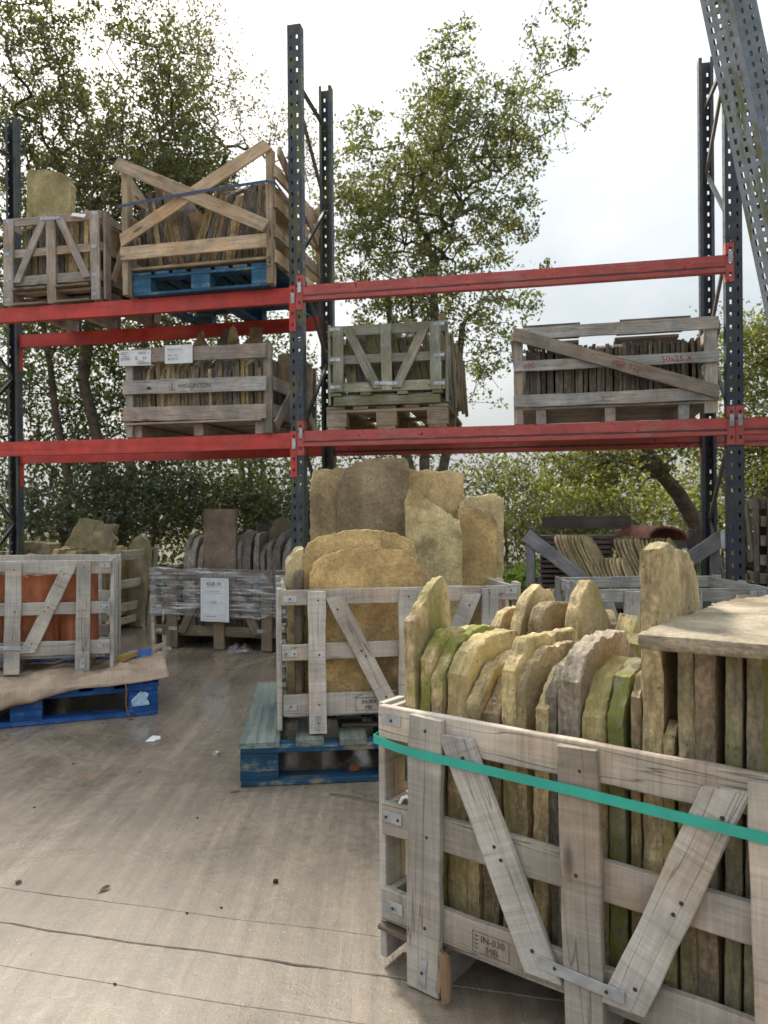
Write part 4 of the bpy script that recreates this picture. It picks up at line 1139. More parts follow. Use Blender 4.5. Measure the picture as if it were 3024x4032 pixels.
slab('roofing_stone', 'broken yellow stone lying over the slates, far left crate, upper shelf', 'stone slab', None, U1.pt(0.55, 0.5, 0.42), U1.rz, 0.42, 0.25, 0.06, 44, YEL2 + (0.2,), lean=-0.2, top='hump', N=40, rings=3, rough=0.02)
slab('roofing_stone', 'brown slab seen through the side of the far left upper crate', 'stone slab', None, U1.pt(0.765, 0.45, 0.13), U1.rz + rad(90), 0.7, 0.47, 0.02, 45, BRN + (0.0,), top='worn', N=40, rings=3)
o = link('plastic_scrap', slab_mesh(0.11, 0.035, 0.012, 4, N=16, rings=1, top='slant'), None, 'white_plastic'); o.location = U1.pt(0.62, -0.012, 0.615); o.rotation_euler = (rad(-30), 0.2, U1.rz)
tag(o, 'scrap of white plastic on the top rail of the far left upper crate', 'plastic scrap')

# ---- upper shelf: tall X-braced crate on a blue pallet
U2 = Frame(-1.815, 5.385, rad(-13.2), ZU + 0.002)
PALE = (0.52, 0.41, 0.29)
pallet('blue_pallet', 'blue pallet under the cross braced crate on the upper shelf', Frame(U2.pt(0.05, 0.022).x, U2.pt(0.05, 0.022).y, U2.rz, ZU + 0.002), 1.04, 1.05, 0.162, (0.045, 0.15, 0.27, 0.75), 'paintwood', seed=51)
rnd = random.Random(52)
e = tag(empty('stone_crate', U2.o, U2.rz), 'tall fresh wooden crate with crossed braces and a blue strap on the upper shelf', 'crate', 'crates on the racking')
W2, D2, H2 = 1.12, 1.09, 0.955
kw = dict(mat='wood', color=PALE)
for x in (0.022, W2 - 0.022):
    for y, n_ in ((0.010, (0, -1, 0)), (D2 - 0.010, (0, 1, 0))):
        plank(e, 'post', (x, y, 0.0), (x, y, H2 - 0.07 if x < 0.5 else H2 - 0.05), 0.042, 0.075, n_, seed=rnd.random(), **kw)
for y, s in ((-0.040, -1), (D2 + 0.040, 1)):
    plank(e, 'rail', (0.0, y, 0.283), (W2 - 0.035, y, 0.283), 0.092, 0.02, (0, s, 0), seed=rnd.random(), **kw)
    plank(e, 'diagonal_brace', (0.0, y, 0.375), (W2 - 0.02, y, 0.925), 0.085, 0.018, (0, s, 0), seed=rnd.random(), skew=(0.3, -0.3), **kw)
    plank(e, 'diagonal_brace', (-0.025, y + s * 0.0195, 0.915), (W2 - 0.03, y + s * 0.0195, 0.37), 0.088, 0.018, (0, s, 0), seed=rnd.random(), skew=(0.2, 0.2), **kw)
for x, s in ((-0.012, -1), (W2 + 0.012, 1)):
    for z in (0.19, 0.36, 0.56, 0.76): plank(e, 'rail', (x, 0.0, z), (x, D2, z), 0.085, 0.02, (s, 0, 0), seed=rnd.random(), **kw)
    plank(e, 'diagonal_brace', (x + s * 0.021, 0.02, 0.9), (x + s * 0.021, D2 - 0.02, 0.5), 0.085, 0.018, (s, 0, 0), seed=rnd.random(), **kw)
for i in range(6):
    y = 0.08 + 0.93 * i / 5
    plank(e, 'floor_board', (0.05, y, 0.19), (W2 - 0.05, y, 0.19), 0.13, 0.018, (0, 0, 1), seed=rnd.random(), **kw)
o = link('blue_strap', ribbon([(-0.03, 0.4, 0.60), (-0.027, -0.034, 0.605), (-0.005, -0.066, 0.606), (0.3, -0.074, 0.625), (0.62, -0.074, 0.645), (W2 - 0.02, -0.068, 0.665), (W2 + 0.026, -0.02, 0.665), (W2 + 0.03, 0.6, 0.62)], 0.02, 0.0015), e, 'blue_strap')
text_mesh('TAR', 0.045, 'ink', e, Matrix.Translation((W2 - 0.006, -0.0285, 0.10)) @ Matrix.Rotation(rad(90), 4, 'X') @ Matrix.Rotation(rad(90), 4, 'Z'), 'marker_lettering')
stones_row(U2, 0.10, 0.50, 10, 0.06, 0.5, 0.205, 0.60, STN, 'leaning stone slate', 'stone slate', 'in the left half of the cross braced crate', 53, leanf=lambda f: -0.06 - 0.16 * f, tops=('worn', 'hump', 'slant', 'peak'), hvar=0.2, rough=0.015, N=30)
stones_row(U2, 0.46, 1.06, 15, 0.06, 0.5, 0.205, 0.60, STN, 'tilted stone slate', 'stone slate', 'in the right half of the cross braced crate', 54, leanf=lambda f: 0.34 - 0.31 * f, tops=('worn', 'hump', 'slant', 'peak'), hvar=0.16, rough=0.015, N=30)
slab('roofing_stone', 'wide brown slab slumped in the middle of the cross braced crate', 'stone slab', None, U2.pt(0.44, 0.2, 0.21), U2.rz + rad(24), 0.42, 0.42, 0.04, 55, BRN + (0,), lean=0.05, top='peak', N=44, rings=3, rough=0.02)
for i, (x, h) in enumerate(((0.62, 0.66), (0.76, 0.70))):
    slab('roofing_stone', ('left' if i == 0 else 'right') + ' yellow slab showing its face behind the crossed braces', 'stone slab', None, U2.pt(x, 0.58, 0.21), U2.rz + rad(12), 0.3, h, 0.04, 56 + i, YEL2 + (0.2,), lean=-0.08, top='peak', N=44, rings=3, rough=0.02)
slab('roofing_stone', 'broken stone edge beside the left post of the cross braced crate', 'stone slab', None, U2.pt(0.075, 0.03, 0.42), U2.rz, 0.07, 0.12, 0.05, 59, (0.3, 0.15, 0.08, 0), top='slantr', N=24, rings=2, rough=0.012)
o = link('wood_offcut', plank_mesh(0.62, 0.07, 0.04, random.Random(9)), None, 'wood', (0.2, 0.16, 0.13, 0), basis(U2.pt(0.27, 0.14, 0.21), U2.pt(0.20, 0.13, 0.83), (0, -1, 0)))
tag(o, 'upright dark timber offcut among the slates of the cross braced crate', 'wood offcut')

# ---- lower shelf, left: railed crate with two paper labels
M1 = Frame(-1.845, 5.455, rad(-13.2), ZL + 0.002)
GREY2 = (0.42, 0.375, 0.345)
rnd = random.Random(61)
e = tag(empty('stone_crate', M1.o, M1.rz), 'grey railed crate with two paper labels on the lower shelf', 'crate', 'crates on the racking')
W1, D1 = 1.12, 0.98; kw = dict(mat='wood', color=GREY2)
for y, s in ((0.0, -1), (D1, 1)):
    for z in (0.155, 0.345, 0.568):
        plank(e, 'rail', (-0.005, y + s * 0.011, z + 0.008), (W1 - 0.035, y + s * 0.011, z - 0.008), 0.098, 0.02, (0, s, 0), seed=rnd.random(), rough=0.002, **kw)
    plank(e, 'post', (0.035, y - s * 0.014, 0.0), (0.035, y - s * 0.014, 0.60), 0.055, 0.026, (0, s, 0), seed=rnd.random(), **kw)
    plank(e, 'post', (W1 - 0.032, y - s * 0.012, 0.0), (W1 - 0.032, y - s * 0.012, 0.612), 0.06, 0.028, (0, s, 0), seed=rnd.random(), mat='wood', color=(0.34, 0.31, 0.27))
for x, s in ((0.0, -1), (W1, 1)):
    for z in (0.155, 0.345): plank(e, 'rail', (x - s * 0.011, 0.03, z), (x - s * 0.011, D1 - 0.03, z), 0.095, 0.018, (s, 0, 0), seed=rnd.random(), **kw)
    plank(e, 'diagonal_brace', (x + s * 0.009, 0.04, 0.05), (x + s * 0.009, 0.42, 0.36), 0.08, 0.018, (s, 0, 0), seed=rnd.random(), **kw)
    plank(e, 'diagonal_brace', (x + s * 0.009, D1 - 0.04, 0.05), (x + s * 0.009, D1 - 0.42, 0.36), 0.08, 0.018, (s, 0, 0), seed=rnd.random(), **kw)
plank(e, 'base_board', (0.02, 0.0, 0.092), (W1 - 0.07, 0.0, 0.092), 0.05, 0.014, (0, 0, 1), seed=2, **kw)
for i in range(8):
    y = 0.12 + (D1 - 0.2) * i / 7; plank(e, 'floor_board', (0.06, y, 0.098), (W1 - 0.06, y, 0.098), 0.095, 0.014, (0, 0, 1), seed=rnd.random(), **kw)
for x in (0.08, W1/2, W1 - 0.10): plank(e, 'skid', (x, 0.025, 0.042), (x, D1 - 0.03, 0.042), 0.07, 0.083, (0, 0, 1), seed=rnd.random(), **kw)
yf = -0.0225
text_mesh('WIGGINTON', 0.042, 'stamp', e, face_matrix(0.425, yf, 0.332, rad(-0.4)), 'marker_lettering', shear=0.1)
text_mesh('3', 0.045, 'stamp', e, face_matrix(0.373, yf, 0.330), 'marker_lettering')
n = 28; vs_ = [(math.cos(2*math.pi*k/n) * r * 0.85, math.sin(2*math.pi*k/n) * r, 0) for k in range(n) for r in (0.029, 0.0265)]
link('marker_ring', pydata('ring', vs_, [(2*k, (2*k+2) % (2*n), (2*k+3) % (2*n), 2*k+1) for k in range(n)]), e, 'stamp', None, face_matrix(0.386, yf, 0.345))
for i in range(5):
    plank(e, 'marker_blot', (0.185 + 0.004*i, yf, 0.343 + 0.004*(i-2)), (0.228 - 0.005*i, yf, 0.343 + 0.004*(i-2)), 0.007, 0.0006, (0, -1, 0), mat='ink', color=(0, 0, 0), seed=i)
def paper(parent, name, w, h, matrix, curl=0.008, seed=1):
    n, m = 12, 8; vs_, fs_ = [], []
    for j in range(m + 1):
        for i in range(n + 1):
            u, v = i/n, j/m
            vs_.append((w*u, h*v, curl * (noise.noise(Vector((u*2.2, v*2.2, seed))) * 0.5 + (abs(u-.5)*2)**3 * 0.3 + 0.5 * (v > .8) * (v - .8) * 2)))
    for j in range(m):
        for i in range(n): a = j*(n+1)+i; fs_.append((a, a+1, a+n+2, a+n+1))
    return link(name, pydata(name, vs_, fs_, smooth=60), parent, 'paper', None, matrix)
m_ = face_matrix(-0.025, yf - 0.003, 0.508, rad(-1.5))
p = paper(e, 'paper_label', 0.25, 0.108, m_, 0.004, 3)
tm = Matrix.Translation((0, 0, 0.005))
def on(x, y): return Matrix.Translation((x, y, 0.0042))
text_mesh('CELTIC', 0.021, 'ink', p, on(0.148, 0.082), 'printed_lettering'); text_mesh('416', 0.021, 'ink', p, on(0.182, 0.045), 'printed_lettering', shear=0.3)
for i in range(24):
    x = 0.14 + 0.1 * i / 24; me = pydata('barcode', [(x, 0.01, 0.0044), (x + 0.0013 + 0.0012 * (i * 7 % 3), 0.01, 0.0044), (x + 0.0013 + 0.0012 * (i * 7 % 3), 0.021, 0.0044), (x, 0.021, 0.0044)], [(0, 1, 2, 3)])
    link('barcode_bar', me, p, 'faint_ink')
for k, (x, y, w) in enumerate([(0.01, 0.09, 0.06), (0.01, 0.078, 0.045), (0.01, 0.05, 0.08), (0.01, 0.04, 0.07), (0.125, 0.060, 0.02), (0.125, 0.050, 0.02), (0.125, 0.04, 0.02), (0.15, 0.027, 0.05), (0.225, 0.085, 0.012), (0.03, 0.064, 0.05)]):
    me = pydata('print_line', [(x, y, 0.0043), (x + w, y, 0.0043), (x + w, y + 0.004, 0.0043), (x, y + 0.004, 0.0043)], [(0, 1, 2, 3)]); link('print_line', me, p, 'faint_ink')
m_ = face_matrix(0.335, yf - 0.004, 0.505, rad(-1.0))
p = paper(e, 'paper_label', 0.212, 0.128, m_, 0.012, 8)
text_mesh('TERRAWOOD', 0.018, 'faint_ink', p, Matrix.Translation((0.02, 0.09, 0.012)), 'printed_lettering')
text_mesh('500 x 200', 0.018, 'faint_ink', p, Matrix.Translation((0.025, 0.05, 0.009)), 'printed_lettering')
text_mesh('SLATE 1/2', 0.018, 'ink', p, Matrix.Translation((0.025, 0.025, 0.009)), 'printed_lettering')
stones_row(M1, 0.06, W1 - 0.065, 32, 0.035, 0.42, 0.107, 0.455, [YEL2, GREYS, (0.2, 0.17, 0.13), BRN, SLT, (0.34, 0.28, 0.17)], 'stone slate', 'stone slate', 'in the crate with two paper labels', 62, leanf=lambda f: -0.05 * (1 - f), hvar=0.05, N=26)
for i, (x, h, c, tp) in enumerate([(0.32, 0.635, YEL, 'slant'), (0.38, 0.615, YEL2, 'slantr'), (0.52, 0.645, GREYS, 'slant'), (0.615, 0.66, YEL, 'round'), (0.80, 0.625, BRN, 'flat'), (0.72, 0.58, YEL2, 'slant')]):
    slab('roofing_stone', ordinal(i + 1) + ' stone sticking up above the crate with two paper labels', 'stone slab', 'stones sticking up above the labelled crate', M1.pt(x, 0.50, 0.107), M1.rz + rad(20), 0.10, h + 0.12, 0.035, 65 + i, c + (0.1,), top=tp, N=40, rings=2, rough=0.012)
slab('roofing_stone', 'big brown slab leaning inside the right end of the labelled crate', 'stone slab', None, M1.pt(W1 - 0.06, 0.58, 0.107), M1.rz + rad(88), 0.62, 0.52, 0.05, 75, BRN + (0,), top='worn', N=48, rings=3, lean=0.06)

# ---- lower shelf, middle: mossy crate on a bare wooden pallet
PM = Frame(-0.387, 5.185, rad(-10.5), ZL + 0.012)
pallet('wooden_pallet', 'small bare wooden pallet under the mossy crate on the lower shelf', PM, 0.83, 1.15, 0.158, (0.36, 0.29, 0.21), 'wood', boards=[0.13, 0.10, 0.13, 0.10, 0.13], perimeter=False, seed=71)
M2 = Frame(PM.pt(0.03, 0.0).x, PM.pt(0.03, 0.0).y, rad(-10.5), ZL + 0.012 + 0.159)
railsM2 = [(0.095, 0.16), (0.285, 0.345), (0.475, 0.545)]
e, rl, ps = crate('mossy green grey crate with metal straps on the wooden pallet', M2, 0.78, 0.86, 0.545, railsM2, (0.38, 0.38, 0.33, 0.4), 'V', posts=[0.06, 0.39, 0.72], pw=0.072, dw=0.062, seed=72, straps=False, skid_h=0.062, zfoot=0.09, group='crates on the racking')
plank(e, 'skid', (0.03, -0.012, 0.03), (0.75, -0.012, 0.03), 0.058, 0.03, (0, -1, 0), color=(0.26, 0.25, 0.18, 0.7), seed=6)
for x in (0.045, 0.25, 0.5, 0.735): plank(e, 'cross_batten', (x, -0.03, 0.076), (x, 0.3, 0.076), 0.07, 0.02, (0, 0, 1), color=(0.28, 0.28, 0.18, 1.0), seed=x)
for x in (0.04, 0.745):
    for z in (0.13, 0.315, 0.52): strap_plate(e, (x, -0.0205, z), 0.075, 0.022, (1, 0, 0.02), (0, -1, 0), 1)
stones_row(M2, 0.10, 0.73, 15, 0.06, 0.4, 0.085, 0.47, [GREYS, SLT, (0.2, 0.18, 0.12), (0.15, 0.14, 0.12)], 'leaning dark slate', 'stone slate', 'in the mossy crate on the wooden pallet', 73, leanf=lambda f: -0.10 - 0.10 * f, moss=0.6, hvar=0.2)
for i, (x0, x1, zt, w) in enumerate([(0.62, 0.50, 0.62, 0.05), (0.80, 0.735, 0.66, 0.045), (0.40, 0.34, 0.60, 0.04), (0.32, 0.27, 0.585, 0.04)]):
    o = link('wooden_stake', plank_mesh(zt - 0.08, w, 0.02, random.Random(i)), None, 'wood', (0.34, 0.29, 0.2, 0.2), basis(M2.pt(x0 - 0.06, 0.2 + 0.06*i, 0.09), M2.pt(x1, 0.22 + 0.06*i, zt), (0, -1, 0)))
    tag(o, ordinal(i + 1) + ' tallest wooden stake standing among the slates in the mossy crate', 'wooden stake', 'stakes in the mossy crate')
for i in range(4):
    o = link('loose_board', plank_mesh(0.5 - 0.03 * i, 0.07, 0.018, random.Random(i + 30)), None, 'wood', (0.28, 0.25, 0.2, 0.3), basis(M2.pt(0.84 + 0.012 * i, 0.14 + 0.16 * i, -0.02), M2.pt(0.815 + 0.012 * i, 0.12 + 0.16 * i, 0.48 - 0.03 * i), (1, 0, 0)))
    tag(o, ordinal(i + 1) + ' loose board from the front leaning on the right side of the mossy crate', 'board', 'boards leaning on the mossy crate')

# ---- lower shelf, right: long crate of brown tiles
M3 = Frame(0.845, 4.935, rad(-13.4), ZL + 0.012)
rnd = random.Random(81)
e = tag(empty('stone_crate', M3.o, M3.rz), 'long grey crate of thin brown tiles with red stencil marks on the lower shelf', 'crate', 'crates on the racking')
W3, D3 = 1.235, 0.86; kw = dict(mat='wood', color=(0.44, 0.41, 0.375))
for y, s in ((0.0, -1), (D3, 1)):
    for z, h in ((0.147, 0.078), (0.372, 0.066), (0.578, 0.076)):
        plank(e, 'rail', (0, y + s * 0.010, z), (W3, y + s * 0.010, z), h, 0.019, (0, s, 0), seed=rnd.random(), rough=0.002, **kw)
    for x in (0.03, W3 - 0.045): plank(e, 'post', (x, y - s * 0.012, 0.0 if x < 0.5 else 0.03), (x, y - s * 0.012, 0.605), 0.058 if x < 0.5 else 0.075, 0.024, (0, s, 0), seed=rnd.random(), **kw)
plank(e, 'diagonal_brace', (0.003, -0.0305, 0.578), (W3 - 0.003, -0.0305, 0.150), 0.08, 0.019, (0, -1, 0), seed=rnd.random(), mat='wood', color=(0.38, 0.34, 0.3), skew=(-0.3, -0.3))
for x, s in ((0.0, -1), (W3, 1)):
    for z, h in ((0.147, 0.07), (0.372, 0.066), (0.575, 0.07)): plank(e, 'rail', (x - s * 0.011, 0.03, z), (x - s * 0.011, D3 - 0.03, z), h, 0.018, (s, 0, 0), seed=rnd.random(), **kw)
    plank(e, 'diagonal_brace', (x + s * 0.01, 0.05, 0.58), (x + s * 0.01, D3 - 0.05, 0.16), 0.07, 0.018, (s, 0, 0), seed=rnd.random(), **kw)
for i in range(7):
    y = 0.06 + (D3 - 0.12) * i / 6; plank(e, 'floor_board', (0.04, y, 0.1), (W3 - 0.04, y, 0.1), 0.11, 0.016, (0, 0, 1), seed=rnd.random(), **kw)
for x in (0.17, W3/2 - 0.02, W3 - 0.2): plank(e, 'skid', (x, 0.012, 0.045), (x, D3 - 0.02, 0.045), 0.062, 0.09, (0, 0, 1), seed=rnd.random(), **kw)
for (x0, x1) in ((0.06, 0.42), (0.66, 1.08)):
    plank(e, 'lid_board', (x0, 0.10, 0.629), (x1, 0.10, 0.629), 0.17, 0.02, (0, 0, 1), seed=rnd.random(), mat='wood', color=(0.2, 0.17, 0.145))
    plank(e, 'lid_board', (x0, 0.30, 0.629), (x1, 0.30, 0.629), 0.19, 0.02, (0, 0, 1), seed=rnd.random(), mat='wood', color=(0.2, 0.17, 0.145))
    plank(e, 'lid_board', (x0, 0.62, 0.629), (x1, 0.62, 0.629), 0.19, 0.02, (0, 0, 1), seed=rnd.random(), mat='wood', color=(0.2, 0.17, 0.145))
text_mesh('630', 0.05, 'red_ink', e, face_matrix(0.062, -0.0205, 0.354), 'stencil_lettering')
text_mesh('50x25 X', 0.052, 'red_ink', e, face_matrix(0.90, -0.0205, 0.353), 'stencil_lettering')
text_mesh('PER 312', 0.052, 'red_ink', e, face_matrix(0.605, -0.0412, 0.348, -math.atan2(0.428, W3)), 'stencil_lettering')
link('stamp_frame', outline_rect(0.13, 0.038, 0.0012), e, 'stamp', None, face_matrix(0.50, -0.0206, 0.128))
text_mesh('EG - 33 0014', 0.013, 'stamp', e, face_matrix(0.545, -0.0206, 0.15), 'stamp_lettering'); text_mesh('HT', 0.013, 'stamp', e, face_matrix(0.545, -0.0206, 0.133), 'stamp_lettering')
stones_row(M3, 0.07, W3 - 0.165, 38, 0.035, 0.30, 0.109, 0.395, [(0.13, 0.11, 0.09), (0.115, 0.10, 0.085), (0.17, 0.14, 0.11), (0.2, 0.165, 0.13), (0.14, 0.12, 0.09)], 'thin brown roof tile', 'roof tile', 'in the long crate with red stencil', 82, tmin=1.15, leanf=lambda f: 0.0, tops=('flat', 'worn'), hvar=0.012, N=20, rings=1, name='roof_tile', rough=0.004, tfac=0.86, depvar=0.02, jy=0.006)
for i, x in enumerate((1.105, 1.14)):
    slab('roof_tile', ('first' if i == 0 else 'second') + ' lone tile standing apart at the right end of the long crate', 'roof tile', None, M3.pt(x, 0.2, 0.109), M3.rz + rad(90), 0.3, 0.40, 0.02, 830 + i, (0.24, 0.19, 0.13, 0), lean=-0.03, top='flat', N=20, rings=1, rough=0.004)

# ------------------------------------------------------------------ crates on the ground under the racking
KF = Frame(-1.715, 5.70, rad(-15.5))
railsK = [(0.10, 0.17), (0.27, 0.33), (0.50, 0.585)]
e, rl, ps = crate('brown crate wrapped in clear film with a white sheet under the racking', KF, 1.06, 0.80, 0.585, railsK, (0.2, 0.155, 0.115, 0.0), 'A', posts=[0.15, 0.53, 0.91], pw=0.08, dw=0.06, seed=91, skid_h=0.09, straps=True, centre_strap=False, group='crates under the racking')
strap_plate(e, (0.16, -0.0205, 0.15), 0.07, 0.024, (1, 0, 0), (0, -1, 0), 2); strap_plate(e, (0.87, -0.0205, 0.15), 0.07, 0.024, (1, 0, 0), (0, -1, 0), 2)
# stretch film round the upper half of the crate
nu, nv = 120, 22; vs_, fs_ = [], []
per = [(-0.026, -0.028), (1.086, -0.028), (1.086, 0.83), (-0.026, 0.83)]
for j in range(nv + 1):
    for i in range(nu + 1):
        f = i / nu * 4; k = min(3, int(f)); g_ = f - k; a, b = per[k], per[(k + 1) % 4]
        x, y = a[0] + (b[0] - a[0]) * g_, a[1] + (b[1] - a[1]) * g_
        v = j / nv; zlo = 0.245 + 0.035 * noise.noise(Vector((i * 0.09, 4, 0))) + 0.02 * noise.noise(Vector((i * 0.4, 9, 0))); zhi = 0.595 + 0.012 * noise.noise(Vector((i * 0.2, 1, 0)))
        z = zlo + (zhi - zlo) * v
        wv = 0.012 * noise.noise(Vector((x * 3 + y * 3, z * 26, 2))) + 0.007 * noise.noise(Vector((x * 14, z * 40 + x * 10, 7)))
        nx, ny = ((0, -1), (1, 0), (0, 1), (-1, 0))[k]
        vs_.append((x + nx * wv, y + ny * wv, z))
for j in range(nv):
    for i in range(nu): a = j * (nu + 1) + i; fs_.append((a, a + 1, a + nu + 2, a + nu + 1))
o = link('plastic_film', pydata('plastic_film', vs_, fs_, smooth=80), e, 'film'); o['label'] = 'clear crinkled stretch film'
p = paper(e, 'paper_label', 0.225, 0.315, face_matrix(0.405, -0.046, 0.215, rad(-0.8)), 0.012, 5)
text_mesh('KGR 19', 0.034, 'ink', p, Matrix.Translation((0.05, 0.262, 0.009)), 'printed_lettering')
link('print_line', outline_rect(0.185, 0.285, 0.0012), p, 'faint_ink', None, Matrix.Translation((0.02, 0.014, 0.0105)))
for (x, y, w, h) in ((0.02, 0.252, 0.185, 0.0012), (0.02, 0.205, 0.185, 0.0012), (0.02, 0.135, 0.185, 0.0012), (0.02, 0.05, 0.185, 0.0012), (0.112, 0.135, 0.0012, 0.07), (0.075, 0.142, 0.055, 0.004), (0.04, 0.22, 0.12, 0.003), (0.04, 0.036, 0.09, 0.004)):
    me = pydata('print_line', [(x, y, 0.0105), (x + w, y, 0.0105), (x + w, y + h, 0.0105), (x, y + h, 0.0105)], [(0, 1, 2, 3)]); link('print_line', me, p, 'faint_ink')
cols = [(0.28, 0.25, 0.215), (0.33, 0.29, 0.245), (0.25, 0.225, 0.2), (0.36, 0.315, 0.255)]
stones_row(KF, 0.07, 0.30, 5, 0.25, 0.34, 0.11, 0.72, cols, 'rounded stone slab', 'stone slab', 'at the left of the film wrapped crate', 92, tops=('round', 'arch'), hvar=0.05, N=36, rings=2, name='roofing_stone')
stones_row(KF, 0.44, 1.0, 13, 0.22, 0.34, 0.11, 0.73, cols, 'rounded grey slab', 'stone slab', 'right of the board in the film wrapped crate', 93, tops=('round', 'arch', 'worn', 'hump'), hvar=0.1, N=36, rings=2, name='roofing_stone')
slab('roofing_stone', 'tall plain brown board like slab standing in the film wrapped crate', 'stone slab', None, KF.pt(0.43, 0.22, 0.11), KF.rz, 0.27, 0.92, 0.035, 94, (0.26, 0.2, 0.145, 0), top='flat', N=40, rings=3, rough=0.002, relief=0.001, chip=0.5)
slab('roofing_stone', 'tall round topped slab at the right of the film wrapped crate', 'stone slab', None, KF.pt(0.84, 0.45, 0.11), KF.rz + 0.2, 0.24, 0.86, 0.05, 95, (0.24, 0.2, 0.145, 0.1), top='round', N=40, rings=3)
slab('roofing_stone', 'plain dark slab standing at the back of the film wrapped crate', 'stone slab', None, KF.pt(0.62, 0.62, 0.11), KF.rz, 0.16, 0.80, 0.04, 96, (0.13, 0.12, 0.11, 0.1), top='flat', N=30, rings=2, rough=0.003)
# wad of film on the floor below it
nu, nv = 18, 18; vs_, fs_ = [], []
for j in range(nv + 1):
    for i in range(nu + 1):
        x, y = (i / nu - .5) * 0.2, (j / nv - .5) * 0.16
        vs_.append((x, y, 0.004 + max(0, 0.07 * (1 - (x/.1)**2) * (1 - (y/.08)**2) * (0.6 + noise.noise(Vector((x * 30, y * 30, 1)))))))
for j in range(nv):
    for i in range(nu): a = j * (nu + 1) + i; fs_.append((a, a + 1, a + nu + 2, a + nu + 1))
o = link('film_wad', pydata('film_wad', vs_, fs_, smooth=40), None, 'film'); o.location = KF.pt(0.70, -0.02, 0.0); o.rotation_euler = (0, 0, 0.3)
tag(o, 'crumpled wad of clear film on the floor under the wrapped crate', 'plastic film')

# ---- crate of mossy stones, left under the racking, with its splayed side panel
L2 = Frame(-3.42, 6.54, rad(-11.8))
e, rl, ps = crate('weathered crate of mossy rubble slabs under the racking at left', L2, 1.16, 0.68, 0.60, [(0.10, 0.17), (0.30, 0.36), (0.52, 0.59)], (0.24, 0.2, 0.15, 0.3), 'V', posts=[0.12, 0.58, 1.04], seed=101, skid_h=0.08, sides=(0,), group='crates under the racking', straps=False, centre_strap=False)
LX = 1.17
for (za, zb) in ((0.06, 0.12), (0.17, 0.24), (0.37, 0.44), (0.61, 0.69)):
    zc = (za + zb)/2; plank(e, 'splayed_rail', (LX + zc * 0.13, -0.06, zc), (LX + zc * 0.13, 0.62, zc), zb - za, 0.018, (1, 0, -0.13), color=(0.5, 0.43, 0.34, 0.05), seed=zc)
for y in (-0.03, 0.58): plank(e, 'splayed_post', (LX + 0.022, y, 0.0), (LX + 0.022 + 0.70 * 0.13, y, 0.70), 0.07, 0.02, (1, 0, -0.13), color=(0.45, 0.38, 0.3, 0.05), seed=y)
rnd = random.Random(103)
stones_row(L2, 0.05, 1.1, 16, 0.05, 0.5, 0.11, 0.60, [YEL2, (0.26, 0.21, 0.13), BRN, (0.22, 0.19, 0.13)], 'mossy slab', 'stone slab', 'in the crate under the racking at left', 104, moss=0.35, hvar=0.1, N=34, rings=2, rough=0.014, name='roofing_stone')
for i, (x, y, w, h, t, ln, rl_) in enumerate([(0.62, 0.42, 0.34, 0.36, 0.05, -0.2, 0.5), (0.80, 0.35, 0.2, 0.32, 0.06, -0.25, 0.35), (0.90, 0.30, 0.22, 0.22, 0.07, -0.3, 0.2), (0.30, 0.25, 0.4, 0.12, 0.16, 0, 0.05), (1.12, 0.42, 0.22, 0.80, 0.06, -0.05, 0.12)]):
    zb = 0.64 if i < 4 else 0.02
    slab('roofing_stone', ['tilted pointed slab on top of the mossy rubble at left', 'leaning mossy slab beside the pointed one at left', 'short mossy block on the left rubble crate', 'long flat mossy stone on the left rubble crate', 'round topped slab behind the splayed crate side'][i], 'stone slab', 'loose stones on the rubble crate',
         L2.pt(x, y, zb), L2.rz, w, h, t, 1050 + i, (0.36, 0.3, 0.2) + (0.3,), lean=ln, roll=rl_, top=['peak', 'slant', 'hump', 'worn', 'round'][i], N=40, rings=3, rough=0.014)

# ---- nearly empty crate behind the foreground crate, right
C2 = Frame(1.045, 3.80, rad(1.5))
e, rl, ps = crate('half hidden grey crate behind the foreground crate, below the tile crate', C2, 0.92, 0.74, 0.60, [(0.10, 0.17), (0.31, 0.37), (0.535, 0.60)], (0.46, 0.45, 0.43, 0.1), 'V', posts=[0.18, 0.50, 0.82], seed=111, group='crates on the ground', centre_strap=True)
for i, (x, h, c) in enumerate(((0.2, 0.34, YEL2), (0.4, 0.38, BRN), (0.62, 0.30, YEL))):
    slab('roofing_stone', ordinal(i + 1) + ' slab from the left lying low in the half hidden crate', 'stone slab', 'slabs in the half hidden crate', C2.pt(x, 0.4, 0.11), C2.rz + rad(80), 0.4, h, 0.04, 1120 + i, c + (0.2,), top='hump', N=36, rings=2)

# ---- tile crate under the right bay
RF = Frame(0.94, 5.06, rad(-11.8), 0.0)
pallet('wooden_pallet', 'dark wooden pallet under the crate of scalloped tiles', RF, 1.24, 0.78, 0.15, (0.22, 0.19, 0.16), 'wood', seed=121, perimeter=False)
RZ = 0.153
e = tag(empty('stone_crate', RF.pt(0, 0, RZ), RF.rz), 'broken grey crate of scalloped yellow tiles under the right bay', 'crate', 'crates under the racking')
kw = dict(mat='wood', color=(0.26, 0.245, 0.25)); HR = 0.70
for x, y, zt in ((0.025, 0.0, HR - 0.02), (1.17, 0.0, HR - 0.06), (0.025, 0.74, HR), (1.17, 0.74, HR)):
    plank(e, 'post', (x, y, 0), (x, y, zt), 0.055, 0.03, (0, -1, 0), seed=x + y, **kw)
plank(e, 'diagonal_brace', (0.0, -0.026, HR - 0.015), (0.56, -0.026, 0.24), 0.085, 0.02, (0, -1, 0), seed=4, **kw)
plank(e, 'diagonal_brace', (1.22, -0.026, HR - 0.03), (0.60, -0.026, 0.24), 0.095, 0.02, (0, -1, 0), seed=5, **kw)
